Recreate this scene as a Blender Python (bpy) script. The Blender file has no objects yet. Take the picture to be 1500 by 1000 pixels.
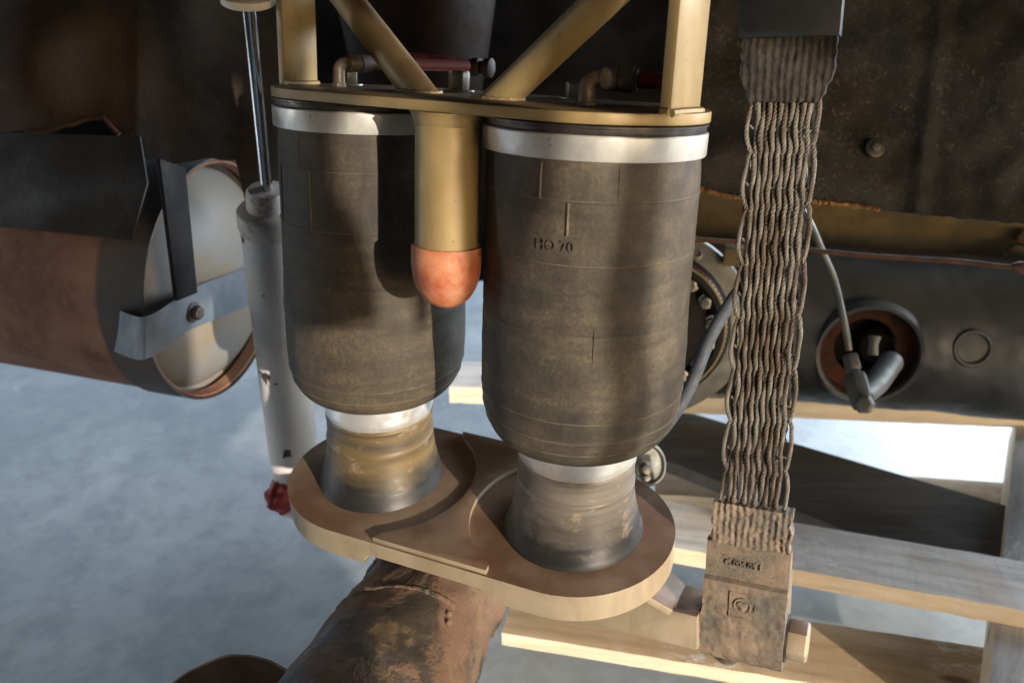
import bpy, bmesh, math, random
from mathutils import Vector, Matrix, noise
random.seed(7)
R = math.radians
SC = bpy.context.scene
COL = SC.collection
H = 0.92                       # lens height above the workshop floor

# ---------------------------------------------------------------- camera
PITCH = 26.0
FPX = 1300.0
cd = bpy.data.cameras.new('camera'); cam = bpy.data.objects.new('camera', cd); COL.objects.link(cam)
cd.sensor_width = 36.0; cd.lens = 36.0 * FPX / 1500.0; cd.clip_start = 0.02; cd.clip_end = 200
cam.location = (0, 0, H); cam.rotation_euler = (R(90 - PITCH), 0, 0)
cd.dof.use_dof = True; cd.dof.focus_distance = 0.72; cd.dof.aperture_fstop = 6.3
SC.camera = cam

# ---------------------------------------------------------------- world, sun, exposure
SUN_AZ, SUN_EL = 33.0, 14.0    # azimuth measured from -Y (towards the viewer) to +X
w = bpy.data.worlds.new('World'); SC.world = w; w.use_nodes = True
nt = w.node_tree; nt.nodes.clear()
sky = nt.nodes.new('ShaderNodeTexSky'); sky.sky_type = 'NISHITA'; sky.sun_disc = False
sky.sun_elevation = R(SUN_EL); sky.sun_rotation = R(180 - SUN_AZ)
sky.air_density = 1.0; sky.dust_density = 1.5
bg = nt.nodes.new('ShaderNodeBackground'); bg.inputs[1].default_value = 0.15
wo = nt.nodes.new('ShaderNodeOutputWorld')
nt.links.new(sky.outputs[0], bg.inputs[0]); nt.links.new(bg.outputs[0], wo.inputs[0])
sd = bpy.data.lights.new('sun', 'SUN'); sun = bpy.data.objects.new('sun', sd); COL.objects.link(sun)
sd.energy = 3.0; sd.angle = R(0.7); sd.color = (1.0, 0.89, 0.74)
to_sun = Vector((math.sin(R(SUN_AZ)) * math.cos(R(SUN_EL)), -math.cos(R(SUN_AZ)) * math.cos(R(SUN_EL)), math.sin(R(SUN_EL))))
sun.rotation_euler = to_sun.to_track_quat('Z', 'Y').to_euler()
SC.view_settings.view_transform = 'Standard'; SC.view_settings.look = 'None'
SC.view_settings.gamma = 1; SC.view_settings.exposure = 0.9

# area lamp added at far right to brighten the floor; the opening is assumed
dl_ = bpy.data.lights.new('right_fill', 'AREA'); dlo = bpy.data.objects.new('right_fill', dl_); COL.objects.link(dlo)
dl_.shape = 'RECTANGLE'; dl_.size = 3.0; dl_.size_y = 1.3; dl_.energy = 150; dl_.color = (.80, .90, 1.0)
dlo.location = (2.6, 2.6, .95); dlo.rotation_euler = (Vector((2.6, 2.6, .95)) - Vector((.4, 1.0, .0))).to_track_quat('Z', 'Y').to_euler()

# soft fill lamp added at the left to brighten the shaded side
d2_ = bpy.data.lights.new('left_fill', 'AREA'); d2o = bpy.data.objects.new('left_fill', d2_); COL.objects.link(d2o)
d2_.shape = 'RECTANGLE'; d2_.size = 2.6; d2_.size_y = 1.1; d2_.energy = 58; d2_.color = (.95, .97, 1.0)
d2o.location = (-2.8, -.1, .75); d2o.rotation_euler = (Vector((-2.8, -.1, .75)) - Vector((-.1, .8, .5))).to_track_quat('Z', 'Y').to_euler()

# ---------------------------------------------------------------- frames of the place
O = Vector((0, 0, H))
ARCH = (1.09, -.15, .50, -.15); SILL = -.30; CHX, CHZ = 1.0, -.33
F = Vector((0, math.cos(R(PITCH)), -math.sin(R(PITCH)))); U = Vector((0, math.sin(R(PITCH)), math.cos(R(PITCH)))); X = Vector((1, 0, 0))
def ray(u, v): return F + X * ((u - 750) / FPX) + U * ((500 - v) / FPX)
def at(u, v, d): return O + ray(u, v) * d
def onz(u, v, z):              # measured point of the photograph on a level plane (z relative to the lens)
    r = ray(u, v); return O + r * (z / r.z)
Ru = O + Vector((.0622, .6744, -.1645)); Lu = O + Vector((-.1276, .804, -.1754))
Rl = O + Vector((.0581, .6807, -.524)); Ll = O + Vector((-.135, .7664, -.5259))
UN = Vector((.037, .1377, 1)).normalized(); LN = Vector((-.029, -.043, 1)).normalized()
def mkframe(o, n, xd):
    x = (xd - n * xd.dot(n)).normalized(); y = n.cross(x)
    return Matrix(((x.x, y.x, n.x, o.x), (x.y, y.y, n.y, o.y), (x.z, y.z, n.z, o.z), (0, 0, 0, 1)))
UF = mkframe(Ru, UN, Ru - Lu)       # bracket frame: right spring at 0, left at x=-.230
LF = mkframe(Rl, LN, Rl - Ll)       # seat frame: right spring at 0, left at x=-.2113
VX = Vector((.914, -.405, 0)).normalized(); VY = Vector((.405, .914, 0)).normalized(); ZZ = Vector((0, 0, 1))
def frame_xyz(o, x, y, z): return Matrix(((x.x, y.x, z.x, o.x), (x.y, y.y, z.y, o.y), (x.z, y.z, z.z, o.z), (0, 0, 0, 1)))
I4 = Matrix.Identity(4)

# ---------------------------------------------------------------- materials
class NB:
    def __init__(s, name):
        s.m = bpy.data.materials.new(name); s.m.use_nodes = True; s.t = s.m.node_tree
        s.b = s.t.nodes['Principled BSDF']; s.tc = s.n('ShaderNodeTexCoord').outputs['Object']
    def n(s, k, **kw):
        x = s.t.nodes.new(k)
        for a, b in kw.items(): setattr(x, a, b)
        return x
    def l(s, a, b): s.t.links.new(a, b)
    def mapped(s, sc=(1, 1, 1), rot=(0, 0, 0), loc=(0, 0, 0), src=None):
        m = s.n('ShaderNodeMapping'); m.inputs['Scale'].default_value = sc; m.inputs['Rotation'].default_value = rot; m.inputs['Location'].default_value = loc
        s.l(src or s.tc, m.inputs[0]); return m.outputs[0]
    def noise(s, scale, detail=6, rough=.6, vec=None, dist=0):
        x = s.n('ShaderNodeTexNoise'); x.inputs['Scale'].default_value = scale; x.inputs['Detail'].default_value = detail
        x.inputs['Roughness'].default_value = rough; x.inputs['Distortion'].default_value = dist; s.l(vec or s.tc, x.inputs['Vector']); return x.outputs['Fac']
    def ramp(s, fac, stops):
        r = s.n('ShaderNodeValToRGB'); e = r.color_ramp.elements
        while len(e) < len(stops): e.new(.5)
        for i, (p, c) in enumerate(stops):
            e[i].position = p; e[i].color = (c if hasattr(c, '__len__') else (c, c, c)) + ((1,) if not hasattr(c, '__len__') or len(c) == 3 else ())
        s.l(fac, r.inputs[0]); return r.outputs[0]
    def mix(s, f, a, b, mode='MIX'):
        x = s.n('ShaderNodeMix', data_type='RGBA', blend_type=mode)
        for i, v in ((0, f), (6, a), (7, b)):
            if isinstance(v, bpy.types.NodeSocket): s.l(v, x.inputs[i])
            else: x.inputs[i].default_value = v if i == 0 else tuple(v) + (1,)
        return x.outputs[2]
    def math(s, op, a, b=0., clamp=False):
        x = s.n('ShaderNodeMath', operation=op); x.use_clamp = clamp
        for i, v in ((0, a), (1, b)):
            if isinstance(v, bpy.types.NodeSocket): s.l(v, x.inputs[i])
            else: x.inputs[i].default_value = v
        return x.outputs[0]
    def up(s, lo=.4, hi=.9):        # dust and weathering settle on faces that look up
        g = s.n('ShaderNodeNewGeometry'); sp = s.n('ShaderNodeSeparateXYZ'); s.l(g.outputs['Normal'], sp.inputs[0])
        return s.ramp(sp.outputs[2], [(lo, 0.), (hi, 1.)])
    def bump(s, h, strength, dist, prev=None):
        x = s.n('ShaderNodeBump'); x.inputs['Strength'].default_value = strength; x.inputs['Distance'].default_value = dist
        s.l(h, x.inputs['Height'])
        if prev is not None: s.l(prev, x.inputs['Normal'])
        return x.outputs[0]
    def out(s, col=None, rough=None, metal=None, normal=None, spec=None):
        for k, v in (('Base Color', col), ('Roughness', rough), ('Metallic', metal), ('Normal', normal), ('Specular IOR Level', spec)):
            if v is None: continue
            if isinstance(v, bpy.types.NodeSocket): s.l(v, s.b.inputs[k])
            else: s.b.inputs[k].default_value = tuple(v) + (1,) if hasattr(v, '__len__') else v
        return s.m
M = {}
def simple(name, c1, c2, scale=30, rough=.5, metal=0, bs=.3, bd=.0006, bscale=None, dust=None, stops=(.38, .62), rr=.15, dust_amt=.8):
    b = NB(name); nz = b.noise(scale); col = b.mix(b.ramp(nz, [(stops[0], 0.), (stops[1], 1.)]), c1, c2)
    n2 = b.noise(scale * 4, 8, .7)
    col = b.mix(b.ramp(n2, [(.3, .0), (.75, .35)]), col, tuple(x * .45 for x in c1))
    if name.startswith('gold'):
        st = b.noise(1, 7, .65, b.mapped((26, 26, 5)), .8)
        col = b.mix(b.ramp(st, [(.48, 0.), (.72, .5)]), col, tuple(x * .5 for x in c1))
        ch = b.noise(130, 4, .6)
        col = b.mix(b.ramp(ch, [(.69, 0.), (.72, .7)]), col, (.09, .055, .03))
    if dust:
        df = b.math('MULTIPLY', b.up(), b.ramp(b.noise(scale * .7), [(.3, dust_amt * .55), (.6, dust_amt)]))
        col = b.mix(df, col, dust)
    rg = b.ramp(b.noise(scale * 1.7), [(.3, max(.03, rough - rr)), (.7, min(1, rough + rr))])
    m_ = metal
    if dust and metal > 0: m_ = b.math('MULTIPLY', b.math('SUBTRACT', 1., df), metal)
    M[name] = b.out(col, rg, m_, b.bump(b.noise(bscale or scale * 6, 8, .7), bs, bd))
    return M[name]
def gold_extra(): pass
GOLD = (.32, .23, .10)
simple('gold_paint', GOLD, (.37, .27, .125), 18, .52, .2, .12, .0003, 900, dust=(.075, .042, .024), dust_amt=.95)
simple('gold_plate', (.43, .345, .235), (.50, .41, .30), 22, .5, .25, .15, .0003, 700, dust=(.150, .080, .046), dust_amt=1.0)
simple('alu_band', (.70, .69, .66), (.60, .585, .55), 25, .42, .55, .1, .0002, 700)
simple('dark_steel', (.05, .045, .045), (.11, .09, .08), 60, .45, .6, .25, .0004)
simple('zinc', (.42, .40, .37), (.22, .20, .18), 60, .42, .7, .2, .0003, dust=(.12, .08, .05))
simple('dusty_brass', (.17, .13, .10), (.10, .075, .055), 80, .5, .35, .2, .0003, dust=(.14, .10, .075))
simple('red_hose', (.22, .010, .010), (.12, .007, .008), 80, .4, 0, .1, .0002, dust=(.10, .05, .04), dust_amt=.5)
simple('blue_hose', (.050, .062, .085), (.035, .042, .058), 60, .7, 0, .15, .0003, dust=(.12, .12, .13), dust_amt=.5)
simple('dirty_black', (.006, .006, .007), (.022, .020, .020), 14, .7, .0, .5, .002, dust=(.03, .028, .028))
simple('axle_black', (.016, .020, .025), (.045, .050, .054), 11, .48, .15, .4, .001, dust=(.12, .115, .10), dust_amt=.5)
simple('casting', (.10, .105, .10), (.17, .165, .15), 40, .5, .4, .35, .0006)
simple('rail_brown', (.19, .14, .075), (.10, .078, .045), 9, .75, 0, .4, .001)
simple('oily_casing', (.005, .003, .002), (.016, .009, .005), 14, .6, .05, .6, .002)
simple('rust', (.12, .050, .026), (.05, .028, .020), 30, .85, 0, .7, .0015)
simple('bright_rust', (.50, .27, .10), (.16, .06, .025), 120, .8, 0, .9, .002)
simple('spacer_blue', (.050, .058, .068), (.035, .040, .048), 30, .5, .1, .1, .0003)
simple('dark_wood', (.045, .040, .038), (.10, .085, .072), 20, .75, 0, .5, .001)
simple('muffler_strap', (.12, .15, .185), (.19, .21, .235), 30, .55, .3, .3, .0006)
simple('end_steel', (.075, .080, .085), (.13, .10, .08), 16, .6, .1, .5, .001)
simple('heat_plate', (.022, .021, .021), (.048, .043, .040), 9, .75, 0, .6, .003)
def chrome():
    b = NB('chrome_rod'); sc = b.noise(1, 4, .6, b.mapped((400, 400, 6)))
    M['chrome_rod'] = b.out(b.mix(b.ramp(sc, [(.3, 0.), (.7, 1.)]), (.62, .63, .65), (.40, .40, .40)), .16, 1., b.bump(sc, .05, .0002))
simple('dusty_flange', (.34, .22, .145), (.22, .14, .09), 30, .8, 0, .5, .001)
simple('dusty_edge', (.085, .070, .050), (.17, .135, .092), 60, .8, 0, .3, .0004)
simple('hole_rust', (.075, .028, .015), (.035, .016, .011), 30, .85, 0, .5, .001)
simple('pebble_stone', (.16, .10, .07), (.24, .17, .12), 200, .8, 0, .4, .0005)
for q_ in ('hole_rust', 'dirty_black', 'rail_brown'): M[q_].node_tree.nodes['Principled BSDF'].inputs['Specular IOR Level'].default_value = .15
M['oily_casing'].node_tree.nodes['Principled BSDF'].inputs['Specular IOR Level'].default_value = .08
chrome()
def polished():
    b = NB('polished_alu'); sc = b.noise(1, 5, .6, b.mapped((25, 25, 900)))
    st = b.noise(120, 6, .6)
    col = b.mix(b.ramp(st, [(.60, 0.), (.78, .6)]), (.88, .88, .87), (.45, .40, .33))
    M['polished_alu'] = b.out(col, b.ramp(st, [(.4, .28), (.7, .5)]), .7, b.bump(sc, .15, .0003))
polished()
def rubber(name, seed, dustc, amt):
    b = NB(name)
    band = b.noise(1, 4, .6, b.mapped((4, 4, 34), loc=(seed, 0, 0)), 1.6)
    patch = b.noise(15, 7, .62, b.mapped((1, 1, .7), loc=(seed * 3, 1, 2)), .5)
    grit = b.noise(330, 8, .8); mid = b.noise(60, 8, .68)
    speck = b.noise(700, 3, .6); crack = b.noise(1, 8, .8, b.mapped((22, 22, 380), loc=(seed, 2, 0)), 1.0)
    k = b.math('MULTIPLY', b.ramp(band, [(.36, .55), (.62, 1.)]), b.ramp(patch, [(.34, .2), (.62, 1.)]))
    k = b.math('MULTIPLY', k, b.ramp(mid, [(.36, .6), (.62, 1.)]))
    k = b.math('MULTIPLY', k, b.ramp(grit, [(.38, .35), (.62, 1.)]))
    col = b.mix(b.math('MULTIPLY', k, amt), (.024, .0235, .0225), dustc)
    col = b.mix(b.ramp(speck, [(.69, 0.), (.74, .6)]), col, (.30, .25, .18))
    crk = b.math('MULTIPLY', b.ramp(crack, [(.62, 0.), (.68, 1.)]), b.ramp(b.noise(12, 3, .5, b.mapped(loc=(seed, 7, 0))), [(.54, 0.), (.64, .6)]))
    col = b.mix(crk, col, (.012, .011, .010))
    nrm = b.bump(mid, .2, .0010)
    nrm = b.bump(crk, .5, .0006, nrm)
    nrm = b.bump(grit, .45, .0006, nrm)
    M[name] = b.out(col, b.ramp(grit, [(.3, .5), (.7, .8)]), 0, nrm, .35)
rubber('rubber_left', 0.0, (.172, .132, .084), 1.0)
rubber('rubber_right', 4.3, (.175, .139, .094), 1.0)
def piston(name, seed, stain):
    b = NB(name)
    band = b.noise(1, 6, .6, b.mapped((5, 5, 70), loc=(seed, 0, 0)), .8)
    patch = b.noise(30, 9, .72, b.mapped((1, 1, 1.6), loc=(seed, 3, 0)), .4)
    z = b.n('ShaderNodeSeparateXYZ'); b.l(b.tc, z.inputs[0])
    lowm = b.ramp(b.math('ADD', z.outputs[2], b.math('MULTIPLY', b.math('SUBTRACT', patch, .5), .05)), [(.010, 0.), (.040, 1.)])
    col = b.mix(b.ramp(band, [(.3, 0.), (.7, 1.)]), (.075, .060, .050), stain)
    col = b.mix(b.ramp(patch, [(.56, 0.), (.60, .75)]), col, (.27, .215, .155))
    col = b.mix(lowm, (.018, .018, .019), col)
    M[name] = b.out(col, b.ramp(band, [(.3, .33), (.7, .6)]), .1, b.bump(band, .25, .0006, b.bump(b.noise(200, 6, .7), .2, .0005)), .6)
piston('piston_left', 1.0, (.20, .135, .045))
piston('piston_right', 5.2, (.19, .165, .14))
def bumpstop():
    b = NB('orange_rubber'); n1 = b.noise(55, 6, .65); n2 = b.noise(45, 8, .7)
    col = b.mix(b.ramp(n1, [(.35, 0.), (.65, 1.)]), (.36, .085, .04), (.52, .20, .10))
    col = b.mix(b.ramp(n2, [(.48, 0.), (.66, .4)]), col, (.55, .36, .22))
    M['orange_rubber'] = b.out(col, .6, 0, b.bump(n2, .25, .0005), .4)
bumpstop()
def white_paint():
    b = NB('shock_white'); n1 = b.noise(14, 5, .6); n2 = b.noise(38, 4, .55, b.mapped((1, 1, .6)))
    col = b.mix(b.ramp(n1, [(.35, 0.), (.7, 1.)]), (.82, .78, .75), (.72, .67, .63))
    col = b.mix(b.ramp(n2, [(.64, 0.), (.65, 1.)]), col, (.07, .05, .035))
    col = b.mix(b.ramp(b.noise(240, 5, .7), [(.64, 0.), (.72, .6)]), col, (.30, .20, .12))
    M['shock_white'] = b.out(col, .45, 0, b.bump(n2, .2, .0006))
    b = NB('shock_collar'); n1 = b.noise(60, 6, .65)
    col = b.mix(b.ramp(n1, [(.56, 0.), (.68, 1.)]), (.66, .60, .55), (.38, .22, .11))
    M['shock_collar'] = b.out(col, .55, 0, b.bump(n1, .3, .0008))
white_paint()
def mud_axle():
    b = NB('muddy_axle'); n1 = b.noise(11, 6, .6, dist=.4); n2 = b.noise(45, 8, .7); n3 = b.noise(260, 8, .75); v = b.noise(26, 6, .6, b.mapped(loc=(4, 2, 1)), .5)
    col = b.mix(b.ramp(n1, [(.44, 0.), (.52, 1.)]), (.060, .048, .037), (.165, .095, .062))
    col = b.mix(b.ramp(v, [(.54, 0.), (.60, .8)]), col, (.19, .13, .072))
    col = b.mix(b.ramp(n2, [(.55, 0.), (.75, .6)]), col, (.022, .020, .019))
    rg = b.ramp(n1, [(.42, .38), (.55, .8)])
    nrm = b.bump(n3, .6, .0012, b.bump(n2, .7, .004, b.bump(b.ramp(n1, [(.44, 0.), (.52, 1.)]), .5, .003)))
    M['muddy_axle'] = b.out(col, rg, .05, nrm, .5)
mud_axle()
def crust():
    b = NB('cracked_rubber'); v = b.n('ShaderNodeTexVoronoi', feature='DISTANCE_TO_EDGE'); v.inputs['Scale'].default_value = 130
    wv = b.mapped(src=b.tc); dn = b.n('ShaderNodeTexNoise'); dn.inputs['Scale'].default_value = 60; b.l(b.tc, dn.inputs[0])
    mx = b.mix(.06, (0, 0, 0), dn.outputs['Color'], 'MIX'); av = b.n('ShaderNodeVectorMath', operation='ADD'); b.l(b.tc, av.inputs[0]); b.l(mx, av.inputs[1]); b.l(av.outputs[0], v.inputs['Vector'])
    n1 = b.noise(28, 6, .65); n2 = b.noise(220, 8, .75)
    crack = b.ramp(v.outputs['Distance'], [(.0, .25), (.035, 1.)])
    patchy = b.ramp(b.noise(24), [(.48, 1.), (.62, 0.)])
    ck = b.math('MAXIMUM', crack, patchy)
    col = b.mix(b.ramp(n1, [(.38, 0.), (.66, 1.)]), (.125, .113, .100), (.27, .200, .145))
    col = b.mix(ck, (.035, .025, .02), col)
    M['cracked_rubber'] = b.out(col, .8, 0, b.bump(n2, .6, .001, b.bump(ck, .5, .0015, b.bump(n1, .6, .003))), .3)
    b = NB('rubber_upper'); n1 = b.noise(1, 6, .7, b.mapped((420, 420, 60))); n2 = b.noise(90, 8, .7)
    col = b.mix(b.ramp(n2, [(.4, 0.), (.7, 1.)]), (.024, .022, .021), (.065, .053, .042))
    M['rubber_upper'] = b.out(col, .8, 0, b.bump(n1, .7, .002, b.bump(n2, .7, .003)), .3)
    b = NB('steel_cable'); n1 = b.noise(1, 5, .6, b.mapped((60, 60, 20))); n2 = b.noise(300, 6, .7)
    col = b.mix(b.ramp(n1, [(.44, 0.), (.6, 1.)]), (.17, .155, .135), (.09, .066, .048))
    col = b.mix(b.ramp(b.noise(22), [(.62, 0.), (.72, .7)]), col, (.22, .12, .06))
    M['steel_cable'] = b.out(col, .62, .2, b.bump(n2, .4, .0005))
crust()
def panels():
    b = NB('rusty_panel'); n1 = b.noise(4.5, 6, .6, b.mapped((1.2, 1, .7)), .5); n2 = b.noise(22, 8, .75); n3 = b.noise(170, 8, .75)
    col = b.mix(b.ramp(n1, [(.42, 0.), (.64, 1.)]), (.020, .017, .014), (.075, .045, .024))
    col = b.mix(b.ramp(n2, [(.54, 0.), (.72, .7)]), col, (.11, .055, .025))
    M['rusty_panel'] = b.out(col, b.ramp(n2, [(.4, .45), (.6, .8)]), .1, b.bump(n3, .6, .0010, b.bump(n2, .4, .003)))
    b = NB('undersealed_panel'); n1 = b.noise(3.5, 4, .5); v = b.noise(150, 6, .8, dist=1.2); n2 = b.noise(16, 7, .65)
    col = b.mix(b.ramp(n2, [(.4, 0.), (.7, 1.)]), (.017, .016, .015), (.038, .030, .024))
    col = b.mix(b.math('MULTIPLY', b.ramp(v, [(.55, 0.), (.62, 1.)]), b.ramp(b.noise(7), [(.36, .1), (.60, 1.)])), col, (.13, .105, .08))
    M['undersealed_panel'] = b.out(col, b.ramp(n2, [(.3, .42), (.7, .75)]), .05, b.bump(v, .8, .002, b.bump(n2, .6, .006)))
    b = NB('rusty_tank'); n1 = b.noise(7, 6, .6); n2 = b.noise(70, 8, .8)
    col = b.mix(b.ramp(n1, [(.4, 0.), (.62, 1.)]), (.17, .062, .038), (.36, .19, .11))
    col = b.mix(b.ramp(n2, [(.5, 0.), (.68, .6)]), col, (.27, .20, .15))
    M['rusty_tank'] = b.out(col, .75, .05, b.bump(n2, .5, .001))
    b = NB('tank_end'); n1 = b.noise(8, 5, .6); n2 = b.noise(60, 7, .7)
    col = b.mix(b.ramp(n1, [(.38, 0.), (.66, 1.)]), (.22, .225, .225), (.25, .185, .11))
    col = b.mix(b.ramp(n2, [(.58, 0.), (.75, .5)]), col, (.30, .20, .11))
    M['tank_end'] = b.out(col, .6, .0, b.bump(n2, .3, .001))
panels()
def wood(name='pallet_wood', t1=(.50, .49, .49), t2=(.78, .76, .74), warm=.6):
    b = NB(name)
    g1 = b.noise(1, 10, .78, b.mapped((3.5, 70, 70)), 1.2); g2 = b.noise(1, 6, .6, b.mapped((1.6, 14, 14), loc=(2, 1, 3)), 3.)
    saw = b.noise(1, 6, .8, b.mapped((170, 12, 12), rot=(0, 0, R(24))), .4); fz = b.noise(420, 6, .8)
    g = b.math('ADD', b.math('MULTIPLY', g2, .5), b.math('MULTIPLY', g1, .5))
    side = b.mix(b.ramp(g, [(.4, 0.), (.6, 1.)]), (.64, .52, .38), (.84, .75, .61))
    side = b.mix(b.ramp(fz, [(.5, 0.), (.7, .45)]), side, (.50, .38, .25))
    topc = b.mix(b.ramp(g, [(.42, 0.), (.58, 1.)]), t1, t2)
    topc = b.mix(b.ramp(saw, [(.5, 0.), (.7, .25)]), topc, (.28, .26, .25))
    white = b.math('MULTIPLY', b.ramp(b.noise(1, 8, .8, b.mapped((30, 70, 70)), .8), [(.5, 0.), (.58, 1.)]), b.ramp(b.noise(6), [(.48, 0.), (.6, .9)]))
    topc = b.mix(white, topc, (.80, .80, .80))
    topc = b.mix(b.ramp(b.noise(5, 4, .5, b.mapped(loc=(3, 3, 3))), [(.55 - .2 * (warm - .6), 0.), (.7, warm)]), topc, (.50, .33, .17))
    knot = b.n('ShaderNodeTexVoronoi'); knot.inputs['Scale'].default_value = 1; b.l(b.mapped((5.2, 15, 15), loc=(.6, .2, .1)), knot.inputs['Vector'])
    kd = b.ramp(knot.outputs['Distance'], [(.06, .85), (.13, 0.)])
    col = b.mix(b.up(.5, .8), side, topc)
    col = b.mix(kd, col, (.13, .075, .045))
    nrm = b.bump(g1, .45, .0015, b.bump(saw, .15, .0010, b.bump(fz, .5, .0010)))
    M[name] = b.out(col, .75, 0, nrm, .3)
    if name != 'pallet_wood': return
    b = NB('grey_plank'); g1 = b.noise(1, 8, .75, b.mapped((4, 45, 45)), .8)
    col = b.mix(b.ramp(g1, [(.35, 0.), (.7, 1.)]), (.085, .078, .074), (.18, .16, .145))
    col = b.mix(b.ramp(b.noise(6), [(.56, 0.), (.72, .55)]), col, (.11, .065, .035))
    M['grey_plank'] = b.out(col, .75, 0, b.bump(g1, .5, .002), .3)
    b = NB('concrete'); n1 = b.noise(2.2, 6, .6, dist=.6); n2 = b.noise(22, 8, .65); n3 = b.noise(9, 3, .5, b.mapped((1, 1.6, 1)), 1.)
    col = b.mix(b.ramp(n1, [(.35, 0.), (.68, 1.)]), (.265, .29, .31), (.42, .45, .47))
    col = b.mix(b.ramp(n2, [(.36, .55), (.6, 0.)]), col, (.20, .22, .24))
    col = b.mix(b.ramp(n3, [(.68, 0.), (.76, .25)]), col, (.62, .65, .68))
    col = b.mix(b.ramp(b.noise(3.3, 4, .6), [(.58, 0.), (.75, .4)]), col, (.33, .29, .24))
    M['concrete'] = b.out(col, b.ramp(n1, [(.3, .35), (.7, .6)]), 0, b.bump(n2, .15, .001), .5)
wood()
wood('warm_pallet_wood', (.46, .32, .19), (.62, .48, .33), .8)
b = NB('thread_white'); M['thread_white'] = b.out((.75, .73, .70), .8)

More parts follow.
